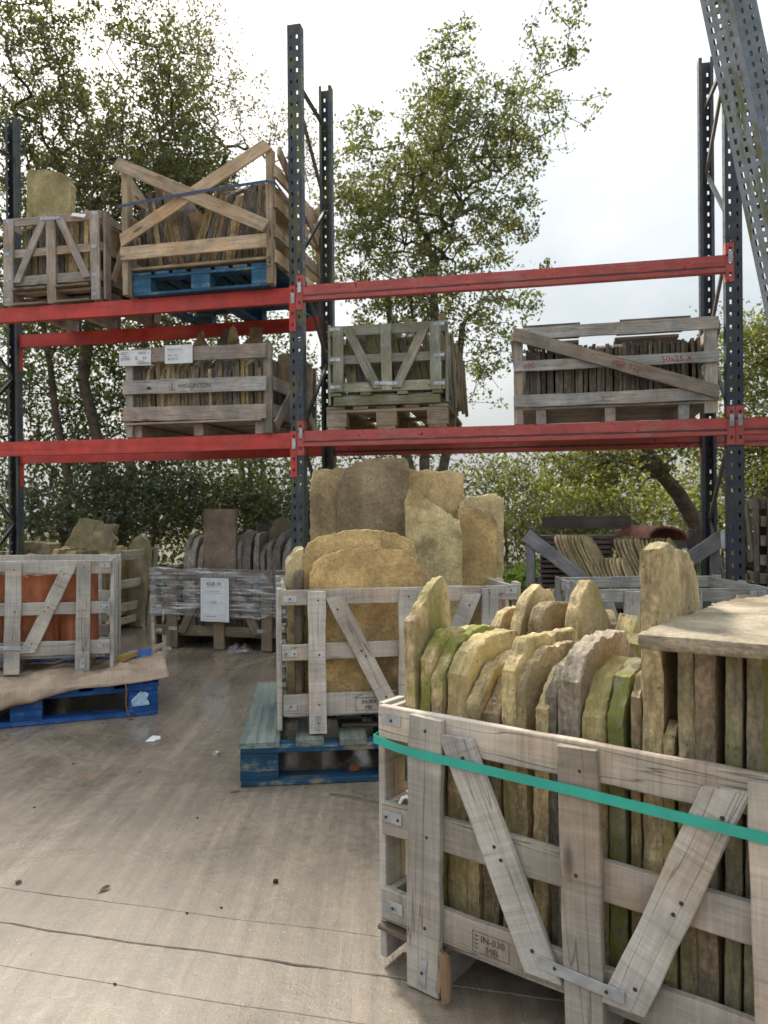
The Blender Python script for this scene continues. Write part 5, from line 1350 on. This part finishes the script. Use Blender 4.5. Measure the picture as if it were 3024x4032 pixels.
for z in (0.06, 0.25): plank(e, 'rail', (0, -0.027, z), (1.2, -0.027, z), 0.08, 0.018, (0, -1, 0), seed=z, **kw)
for z in (0.06, 0.3, 0.6): plank(e, 'rail', (0, 0.765, z), (1.2, 0.765, z), 0.08, 0.018, (0, 1, 0), seed=z, **kw)
for i in range(5): plank(e, 'floor_board', (0, 0.04 + 0.16 * i, 0.012), (1.2, 0.04 + 0.16 * i, 0.012), 0.12, 0.018, (0, 0, 1), seed=i, **kw)
p = paper(e, 'paper_tag', 0.055, 0.10, face_matrix(1.20, -0.04, 0.60, 0.05), 0.01, 4)
def tile_stack(x0, x1, y, z0, n, pitch, seed):
    for k in range(n):
        r_ = random.Random(seed + k); w = (x1 - x0) * r_.uniform(0.94, 1.0)
        me = plank_mesh(w, 0.24, pitch * 0.62, random.Random(seed + k), rough=0.003)
        o = link('roof_tile', me, None, 'terracotta', (0.15, 0.115, 0.11, 0), basis(RF.pt(x0 + r_.uniform(-.01, .01), y, RZ + z0 + pitch * k), RF.pt(x0 + w, y, RZ + z0 + pitch * k), (0, 0, 1)))
        tag(o, ordinal(n - k) + ' dark brown tile from the top in the flat stack behind the scalloped tiles', 'roof tile', 'flat stack of dark brown tiles')
tile_stack(0.085, 0.60, 0.42, 0.045, 19, 0.034, 500)
o = link('dark_board', plank_mesh(0.62, 0.09, 0.025, random.Random(6)), None, 'wood', (0.13, 0.11, 0.10, 0), basis(RF.pt(0.1, 0.5, RZ + 0.755), RF.pt(0.72, 0.5, RZ + 0.755), (0, -1, 0)))
tag(o, 'dark weathered board lying along the top of the brown tile stack', 'board')
_scal = slab_mesh(0.17, 0.30, 0.013, 9, top='arch', N=30, rings=1, rough=0.004, relief=0.001, chip=0.5); 
def scallop_row(x0, dx, n, y, z, lean, rz, what, seed, h=1.0):
    for k in range(n):
        r_ = random.Random(seed + k); f = r_.uniform(0.85, 1.15)
        o = link('scalloped_tile', _scal, None, 'stone', (0.5 * f, 0.4 * f, 0.23 * f, 0.15))
        o.location = RF.pt(x0 + dx * k, y + r_.uniform(-0.008, 0.008), RZ + z)
        o.rotation_euler = (Matrix.Rotation(RF.rz + rz, 3, 'Z') @ Matrix.Rotation(lean + r_.uniform(-0.02, 0.02), 3, 'X')).to_euler(); o.scale = (1, 1, h)
        tag(o, ordinal(k + 1) + ' scalloped yellow tile from the left in the ' + what, 'scalloped tile', 'scalloped tiles in the ' + what)
scallop_row(0.38, 0.022, 10, 0.10, 0.31, -0.5, rad(64), 'left leaning row', 600, 1.4)
scallop_row(0.56, 0.025, 9, 0.08, 0.20, -0.42, rad(64), 'low middle row', 620, 1.2)
scallop_row(0.76, 0.025, 14, 0.20, 0.29, -0.46, rad(64), 'upper right row', 640, 1.35)
scallop_row(0.22, 0.024, 13, 0.10, 0.035, -0.30, rad(64), 'bottom layer at left', 660)
scallop_row(0.56, 0.024, 22, 0.14, 0.035, -0.30, rad(64), 'bottom layer at right', 680)
# half round terracotta tile lying on top
vs_, fs_ = [], []
for s, rr in ((0, 0.0), (1, 0.014)):
    for j in range(7):
        for i in range(15):
            a = math.pi * i / 14; vs_.append((-math.cos(a) * (0.16 - rr), 0.4 * (j / 6 - .5), math.sin(a) * (0.085 - rr)))
for s in (0, 1):
    for j in range(6):
        for i in range(14):
            a = s * 105 + j * 15 + i; fs_.append((a, a + 1, a + 16, a + 15) if s == 0 else (a, a + 15, a + 16, a + 1))
for i in range(14): fs_.append((i + 1, i, 105 + i, 106 + i)); fs_.append((90 + i, 91 + i, 196 + i, 195 + i))
for j in range(6): fs_.append((j*15, j*15 + 15, 105 + j*15 + 15, 105 + j*15)); fs_.append((j*15 + 29, j*15 + 14, 105 + j*15 + 14, 105 + j*15 + 29))
o = link('ridge_tile', pydata('ridge_tile', vs_, fs_, smooth=45), None, 'terracotta', (0.26, 0.105, 0.08)); o.location = RF.pt(0.84, 0.44, RZ + 0.645); o.rotation_euler = (0, 0.1, RF.rz + 0.5)
tag(o, 'half round terracotta ridge tile lying on the scalloped tiles', 'ridge tile')

# ---- stacked weathered crate of red brown tiles beyond the right upright
EF = Frame(2.52, 5.12, rad(-11.8))
e, rl, ps = crate('lower weathered slatted crate of red brown tiles at the right edge', EF, 1.0, 0.8, 0.56, [(0.08, 0.15), (0.22, 0.29), (0.36, 0.43), (0.49, 0.56)], (0.27, 0.24, 0.2, 0.1), 'none', posts=[0.08, 0.28, 0.5, 0.92], seed=131, group='crates at the right edge', straps=False)
EF2 = Frame(EF.o.x, EF.o.y, EF.rz, 0.565)
e, rl, ps = crate('upper weathered slatted crate of red brown tiles stacked at the right edge', EF2, 1.0, 0.8, 0.50, [(0.05, 0.12), (0.18, 0.25), (0.31, 0.38), (0.43, 0.50)], (0.27, 0.24, 0.2, 0.1), 'none', posts=[0.08, 0.26, 0.5, 0.92], seed=132, group='crates at the right edge', straps=False, skid_h=0.05)
for lv, (z, fr, nm) in enumerate(((0.10, EF, 'lower'), (0.065, EF2, 'upper'))):
    stones_row(fr, 0.05, 0.9, 16, 0.05, 0.3, z, 0.40, [(0.2, 0.075, 0.05), (0.16, 0.065, 0.045), (0.13, 0.07, 0.05)], 'red brown tile', 'roof tile', 'in the ' + nm + ' crate at the right edge', 133 + lv, tmin=0.98, tops=('flat',), hvar=0.02, N=16, rings=1, name='roof_tile', rough=0.003, mat='terracotta', tfac=0.8)
o = link('leaning_board', plank_mesh(0.8, 0.05, 0.02, random.Random(2)), None, 'wood', (0.3, 0.24, 0.18, 0), basis((2.36, 5.02, 0.0), (2.30, 5.10, 0.8), (0, -1, 0)))
tag(o, 'thin wooden board leaning between the right upright and the stacked crates', 'board')

# ------------------------------------------------------------------ trees, shrubs and undergrowth
def pw(px, py, d):
    """a point d metres ahead that stands px, py across and up on a 1659-unit-wide survey sketch of the yard"""
    return Vector(((px - 830) / 1650 * d, d, 1.0 + (1106 - py) / 1650 * d))

def branch_net(rng, base, lobes, n, depth, stems, spread=1.0):
    """grow a branch skeleton: points scattered through the crown's lobes, each joined to the nearest earlier point"""
    pts, par = [], []
    for st in stems:                                    # stems: list of polylines (world points)
        prev = -1
        for p in st:
            pts.append(np.array(p, float)); par.append(prev); prev = len(pts) - 1
    wts = np.array([l[4] for l in lobes], float); wts /= wts.sum()
    tgt = []
    for _ in range(n):
        l = lobes[rng.choice(len(lobes), p=wts)]
        v = rng.normal(size=3); v /= np.linalg.norm(v); r = rng.random() ** 0.42
        c = np.array(l[0]); tgt.append(c + v * r * np.array([l[1], depth, l[2]]))
    root = np.array(stems[0][-1], float)
    tgt.sort(key=lambda p: np.linalg.norm(p - root))
    P = np.zeros((len(pts) + n * 3, 3)); k = len(pts); P[:k] = pts
    for t in tgt:
        d = P[:k] - t; dist = np.einsum('ij,ij->i', d, d) + 0.35 * np.maximum(0, P[:k, 2] - t[2]) ** 2
        j = int(dist.argmin())
        a = P[j].copy(); L = np.linalg.norm(t - a)
        m = max(1, min(3, int(L / 0.25)))
        prev = j
        for q in range(1, m + 1):
            f = q / m
            p = a + (t - a) * f + (rng.normal(size=3) * 0.06 * L + np.array([0, 0, 0.05 * L])) * (1 if q < m else 0)
            if k >= len(P): P = np.vstack([P, np.zeros((2000, 3))])
            P[k] = p; par.append(prev); prev = k; k += 1
    return P[:k], par

def net_mesh(P, par, tip, power=2.3, trunk=None, nstem=0):
    n = len(P); rad_ = np.zeros(n); ch = [[] for _ in range(n)]
    for i in range(n - 1, -1, -1):
        if not ch[i]: rad_[i] = tip
        else: rad_[i] = sum(rad_[c] ** power for c in ch[i]) ** (1 / power)
        if par[i] >= 0: ch[par[i]].append(i)
    if trunk:
        rad_ = np.where(rad_ > trunk, trunk + (rad_ - trunk) * 0.15, rad_)
    for i in range(nstem):
        rad_[i] = max(rad_[i], trunk * (1 - 0.55 * min(1.0, (i % 6) / 5.0)))
    vs_, fs_ = [], []
    for i in range(n):
        j = par[i]
        if j < 0: continue
        a, b = P[j], P[i]; ra = min(rad_[j], rad_[i] * 1.25 + 0.002); rb = rad_[i]
        d = b - a; L = np.linalg.norm(d)
        if L < 1e-6: continue
        d /= L; u = np.cross(d, (0.31, 0.2, 0.93)); u /= (np.linalg.norm(u) + 1e-9); w = np.cross(d, u)
        s = 7 if rb > 0.04 else (5 if rb > 0.015 else 3)
        k = len(vs_)
        for (c, r) in ((a, ra), (b, rb)):
            for q in range(s):
                an = 2 * math.pi * q / s; vs_.append(c + (u * math.cos(an) + w * math.sin(an)) * r)
        for q in range(s): q2 = (q + 1) % s; fs_.append((k + q, k + q2, k + s + q2, k + s + q))
    me = bpy.data.meshes.new('wood'); me.from_pydata([tuple(v) for v in vs_], [], fs_); me.update()
    me.polygons.foreach_set('use_smooth', [True] * len(me.polygons))
    return me, rad_

def leaves_mesh(rng, centers, per, sigma, size, aspect=0.62, flat=0.5):
    """leaf-sized faces, each a folded pair of triangles, gathered in sprays round the twig ends"""
    C = np.repeat(centers, per, axis=0); n = len(C)
    cl = np.repeat(rng.random(len(centers)), per)
    C = C + rng.normal(size=(n, 3)) * sigma * np.array([1, 1, 0.8])
    nrm = rng.normal(size=(n, 3)) + np.array([0, 0, flat]); nrm /= np.linalg.norm(nrm, axis=1)[:, None]
    t = rng.normal(size=(n, 3)); t -= nrm * np.einsum('ij,ij->i', t, nrm)[:, None]; t /= np.linalg.norm(t, axis=1)[:, None]
    b = np.cross(nrm, t)
    s = size * rng.uniform(0.55, 1.25, n)[:, None]
    fold = nrm * s * 0.18
    V = np.empty((n, 4, 3))
    V[:, 0] = C - t * s * 0.5; V[:, 1] = C + b * s * aspect * 0.5 + fold; V[:, 2] = C + t * s * 0.5; V[:, 3] = C - b * s * aspect * 0.5 + fold
    me = bpy.data.meshes.new('leaves')
    me.vertices.add(n * 4); me.vertices.foreach_set('co', V.reshape(-1))
    me.loops.add(n * 6); base = np.arange(n)[:, None] * 4
    me.loops.foreach_set('vertex_index', (base + np.array([[0, 1, 2, 0, 2, 3]])).reshape(-1).astype(np.int32))
    me.polygons.add(n * 2); me.polygons.foreach_set('loop_start', (np.arange(n * 2) * 3).astype(np.int32))
    tint = np.clip(0.55 * cl + 0.45 * rng.random(n), 0, 1)
    at = me.attributes.new('tint', 'FLOAT', 'FACE'); at.data.foreach_set('value', np.repeat(tint, 2).astype(np.float32))
    me.update(calc_edges=True)
    return me

def tree(name, label, cat, group, base, stems, lobes, n, per, size, sigma, depth, color, tip=0.004, trunk=0.13, seed=1, leafy=0.85, bark=None):
    rng = np.random.default_rng(seed)
    P, par = branch_net(rng, base, lobes, n, depth, stems)
    wood, r_ = net_mesh(P, par, tip, trunk=trunk, nstem=sum(len(q) for q in stems) if trunk > 0.04 else 0)
    e = tag(empty(name, base), label, cat, group)
    inv = Matrix.Translation(-Vector(base))
    wood.transform(inv)
    link('trunk', wood, e, 'bark')
    small = np.where(r_ < tip * 3.2)[0]
    small = small[small > len(stems) * 2]
    small = small[rng.random(len(small)) < leafy]
    lm = leaves_mesh(rng, P[small], per, sigma, size); lm.transform(inv)
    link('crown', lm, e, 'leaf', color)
    return e
def lobe(px, py, d, rx, ry, wt): return (tuple(pw(px, py, d)), rx / 1650 * d, ry / 1650 * d, 0, wt)

OLIVE, DEEP, LIGHT = (0.12, 0.128, 0.048), (0.055, 0.066, 0.024), (0.16, 0.165, 0.04)
D = 9.0
def stem(px0, px1, py1, d, dx=0.0, n=5, wob=0.07, seed=0, px2=None):
    r_ = random.Random(seed); a = pw(px0, 1106 + 1650 / d, d); a.z = -0.05; b = pw(px1, py1, d)
    return [tuple(a.lerp(b, i / n) + Vector((r_.uniform(-wob, wob), r_.uniform(-wob, wob), 0)) * (i > 0)) for i in range(n + 1)]
tree('hawthorn_tree', 'dense dark hawthorn tree with tangled twigs behind the left bay', 'tree', 'trees behind the racking', (-3.6, 9.0, 0),
     [stem(225, 190, 700, D, seed=1), stem(170, 90, 640, D, seed=2), stem(250, 330, 640, D, seed=3)],
     [lobe(290, 480, D, 240, 170, 3.6), lobe(80, 470, D, 150, 230, 2.0), lobe(120, 240, D, 140, 150, 1.0), lobe(400, 590, D, 130, 130, 1.4), lobe(330, 330, D, 170, 130, 1.3), lobe(60, 100, D, 130, 110, 0.55), lobe(350, 130, D, 110, 120, 0.5), lobe(200, 700, D, 240, 90, 1.2), lobe(430, 420, D, 110, 130, 0.9), lobe(200, 20, D, 200, 90, 0.45), lobe(400, 230, D, 90, 110, 0.35)],
     3500, 22, 0.052, 0.055, 1.3, OLIVE, seed=11, trunk=0.065, leafy=0.85)
D = 10.0
tree('ash_tree', 'tall loose leafed tree rising behind the middle of the racking', 'tree', 'trees behind the racking', (0.55, 10.0, 0),
     [stem(920, 940, 560, D, seed=4), stem(920, 830, 640, D, seed=5), stem(930, 1010, 700, D, seed=6)],
     [lobe(960, 330, D, 120, 130, 1.5), lobe(900, 470, D, 130, 140, 1.7), lobe(1090, 310, D, 120, 90, 0.9), lobe(800, 380, D, 75, 110, 0.6), lobe(980, 180, D, 70, 80, 0.45), lobe(1190, 140, D, 70, 110, 0.28), lobe(1060, 480, D, 110, 90, 0.9), lobe(770, 520, D, 90, 140, 0.7),
      lobe(930, 640, D, 170, 90, 1.2), lobe(840, 760, D, 130, 130, 0.9), lobe(1050, 760, D, 70, 130, 0.45), lobe(1140, 640, D, 30, 60, 0.1), lobe(1250, 250, D, 50, 30, 0.08)],
     1750, 19, 0.06, 0.06, 1.2, (0.16, 0.17, 0.065), seed=12, trunk=0.09, leafy=0.9)
D = 12.5
tree('sapling_tree', 'thin wispy tree against the bright sky behind the crossed crate', 'tree', 'trees behind the racking', (-2.2, 12.5, 0),
     [stem(540, 480, 380, D, seed=7), stem(545, 560, 420, D, seed=8)],
     [lobe(470, 120, D, 80, 120, 1.0), lobe(520, 270, D, 110, 110, 1.2), lobe(430, 60, D, 60, 70, 0.4), lobe(660, 330, D, 80, 90, 0.7), lobe(690, 560, D, 80, 130, 0.8)],
     420, 10, 0.06, 0.09, 1.0, (0.15, 0.14, 0.07), seed=13, trunk=0.05, tip=0.004)
D = 9.5
tree('leaning_tree', 'leaning tree with a thick slanting trunk behind the right bay', 'tree', 'trees behind the racking', tuple(pw(1520, 1106 + 1650/D, D)),
     [[tuple(pw(1535, 1106 + 1650/D, D) - Vector((0, 0, 0.05))), tuple(pw(1510, 1150, D)), tuple(pw(1468, 1075, D)), tuple(pw(1425, 1025, D)), tuple(pw(1405, 985, D)), tuple(pw(1370, 940, D))],
      [tuple(pw(1440, 1030, D)), tuple(pw(1380, 1000, D)), tuple(pw(1330, 985, D)), tuple(pw(1290, 1010, D))]],
     [lobe(1330, 1010, D, 130, 50, 0.7), lobe(1450, 960, D, 110, 50, 0.6), lobe(1240, 1000, D, 90, 60, 0.5)],
     300, 14, 0.07, 0.10, 0.8, LIGHT, seed=14, trunk=0.12, tip=0.006, leafy=0.7)
D = 8.5
tree('field_maple', 'light green bushy tree beyond the right upright', 'tree', 'trees behind the racking', tuple(pw(1700, 1106 + 1650/D, D)),
     [stem(1700, 1680, 800, D, seed=9), stem(1640, 1650, 900, D, seed=10)],
     [lobe(1650, 850, D, 90, 150, 1.4), lobe(1600, 780, D, 60, 90, 0.35), lobe(1640, 1010, D, 110, 110, 1.2), lobe(1700, 720, D, 70, 90, 0.6), lobe(1560, 700, D, 30, 30, 0.06)],
     420, 40, 0.05, 0.10, 0.9, (0.15, 0.165, 0.04), seed=15, trunk=0.06)
def bush(label, px, py, d, rx, ry, n, per, color, seed, size=0.06, depth=0.9, sig=0.12, more=()):
    b = pw(px, 1106, d); b.z = 0.0
    r_ = random.Random(seed)
    st = [[(b.x + r_.uniform(-.3, .3), d + r_.uniform(-.2, .2), -0.05), (b.x + r_.uniform(-.5, .5) * rx / 300, d, 0.5 + r_.random() * 0.4)] for _ in range(4)]
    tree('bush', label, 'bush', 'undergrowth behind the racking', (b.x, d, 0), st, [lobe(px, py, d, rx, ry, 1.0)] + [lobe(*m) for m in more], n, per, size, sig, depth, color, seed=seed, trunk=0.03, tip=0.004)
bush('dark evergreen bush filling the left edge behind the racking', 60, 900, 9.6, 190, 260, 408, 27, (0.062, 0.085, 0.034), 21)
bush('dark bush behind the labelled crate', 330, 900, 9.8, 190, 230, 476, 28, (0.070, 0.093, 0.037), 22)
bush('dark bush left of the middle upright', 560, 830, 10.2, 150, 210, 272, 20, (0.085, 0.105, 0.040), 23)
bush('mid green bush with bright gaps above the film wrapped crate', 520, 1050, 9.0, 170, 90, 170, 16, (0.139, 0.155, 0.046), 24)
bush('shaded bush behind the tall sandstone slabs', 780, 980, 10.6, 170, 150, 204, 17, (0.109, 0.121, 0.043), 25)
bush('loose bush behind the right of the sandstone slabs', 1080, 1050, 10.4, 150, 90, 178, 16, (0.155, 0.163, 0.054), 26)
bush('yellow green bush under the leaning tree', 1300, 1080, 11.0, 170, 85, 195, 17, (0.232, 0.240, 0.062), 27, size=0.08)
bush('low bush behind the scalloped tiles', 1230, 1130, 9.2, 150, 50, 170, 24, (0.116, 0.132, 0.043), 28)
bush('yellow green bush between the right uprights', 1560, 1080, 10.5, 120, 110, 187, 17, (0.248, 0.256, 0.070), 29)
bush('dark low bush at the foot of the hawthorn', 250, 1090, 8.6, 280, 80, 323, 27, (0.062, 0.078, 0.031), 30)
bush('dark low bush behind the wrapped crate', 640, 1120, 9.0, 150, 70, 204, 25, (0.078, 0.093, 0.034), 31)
# far hedge and wood that close the view
def mass(name, label, color, seed, x0, x1, d, h, n, per, size, sig):
    rng = np.random.default_rng(seed)
    c = np.empty((n, 3)); c[:, 0] = rng.uniform(x0, x1, n); c[:, 1] = d + rng.normal(size=n) * 0.8
    top = h * (0.75 + 0.25 * np.sin(c[:, 0] * 1.7 + seed) * np.sin(c[:, 0] * 0.6)); c[:, 2] = rng.random(n) ** 0.8 * top
    o = link(name, leaves_mesh(rng, c, per, sig, size), None, 'leaf', color); tag(o, label, None, None, 'stuff')
mass('far_hedge', 'far hedge and undergrowth closing the view behind the yard', (0.07, 0.08, 0.03), 3, -14, 14, 14.5, 1.7, 900, 26, 0.13, 0.28)
# nettles and weeds at the back edge of the concrete
rng = np.random.default_rng(8)
c = np.empty((420, 3)); c[:, 0] = rng.uniform(-5, 6, 420); c[:, 1] = 8.2 + rng.normal(size=420) * 0.5 - 0.2 * c[:, 0]; c[:, 2] = rng.random(420) * 0.4
o = link('weeds', leaves_mesh(rng, c, 16, 0.1, 0.08), None, 'leaf', (0.11, 0.16, 0.025)); tag(o, 'fresh green weeds along the back of the concrete', None, None, 'stuff')
c = np.empty((110, 3)); c[:, 0] = rng.uniform(0.7, 1.25, 110); c[:, 1] = rng.uniform(6.0, 6.6, 110); c[:, 2] = rng.random(110) * 0.5
o = link('weeds', leaves_mesh(rng, c, 16, 0.07, 0.07), None, 'leaf', (0.14, 0.22, 0.03)); tag(o, 'bright green weeds growing beside the tile crate', None, None, 'stuff')
c = np.empty((90, 3)); c[:, 0] = rng.uniform(2.0, 2.5, 90); c[:, 1] = rng.uniform(5.6, 6.1, 90); c[:, 2] = rng.random(90) * 0.5
o = link('weeds', leaves_mesh(rng, c, 16, 0.07, 0.06), None, 'leaf', (0.13, 0.19, 0.03)); tag(o, 'green weeds behind the right upright', None, None, 'stuff')

# ------------------------------------------------------------------ litter on the concrete
def litter(name, label, cat, x, y, w, h, t, seed, mat, col, flat=False, group='litter on the concrete'):
    o = link(name, slab_mesh(w, h, t, seed, top='peak', N=14, rings=1, rough=w * 0.2, chip=0.3), None, mat, col)
    o.location = (x, y, 0.001 + (t/2 if flat else 0)); o.rotation_euler = (rad(90) if flat else 0, 0, seed * 1.3)
    tag(o, label, cat, group)
litter('pebble', 'dark pebble on the concrete left of the foreground crate', 'pebble', -0.30, 2.06, 0.013, 0.009, 0.01, 1, 'stone', (0.06, 0.045, 0.04, 0))
litter('pebble', 'pale pebble near the front left of the weathered blue pallet', 'pebble', -0.70, 3.15, 0.02, 0.016, 0.016, 2, 'stone', (0.5, 0.5, 0.46, 0))
litter('pebble', 'grey pebble at the left edge of the first joint line', 'pebble', -1.0, 2.07, 0.014, 0.009, 0.01, 3, 'stone', (0.2, 0.17, 0.15, 0))
def dry_leaf(label, x, y, L, rz, col):
    vs_ = [(-L/2, 0, 0.002), (-L*.15, L*.22, 0.006), (L*.2, L*.18, 0.009), (L/2, 0, 0.004), (L*.2, -L*.18, 0.008), (-L*.15, -L*.22, 0.005), (0, 0, 0.002), (-L*.75, -L*.05, 0.004)]
    o = link('fallen_leaf', pydata('fallen_leaf', vs_, [(0, 6, 1), (1, 6, 2), (2, 6, 3), (3, 6, 4), (4, 6, 5), (5, 6, 0), (0, 7, 5)]), None, 'twine' if col else 'leaf', (0.4, 0.33, 0.08)); o.location = (x, y, 0); o.rotation_euler = (0, 0, rz)
    tag(o, label, 'leaf', 'litter on the concrete')
dry_leaf('curled brown leaf above the joint lines', -0.75, 2.03, 0.035, 0.9, 1)
dry_leaf('yellow leaf at the corner of the weathered blue pallet', -0.54, 2.735, 0.04, 0.3, 0)
litter('chalk_scrap', 'white scrap lying left of the weathered blue pallet', 'scrap', -1.05, 3.38, 0.085, 0.05, 0.003, 6, 'white_plastic', (1, 1, 1, 0), True)
for i, (x, y) in enumerate([(-0.42, 1.93), (-0.50, 1.905), (-0.95, 2.95), (-1.25, 3.05), (-0.62, 2.5), (-0.58, 1.62), (-1.2, 2.6)]):
    litter('grit', ordinal(i + 1) + ' dark speck of grit on the bare concrete', 'grit', x, y, 0.006, 0.004, 0.006, 20 + i, 'stone', (0.04, 0.03, 0.025, 0))
o = link('twig', tube([(-0.2, 2.70, 0.004), (-0.12, 2.66, 0.008), (-0.02, 2.61, 0.006), (0.06, 2.60, 0.005)], 0.0018, 5), None, 'twine'); tag(o, 'thin dry twig lying in front of the weathered blue pallet', 'twig', 'litter on the concrete')
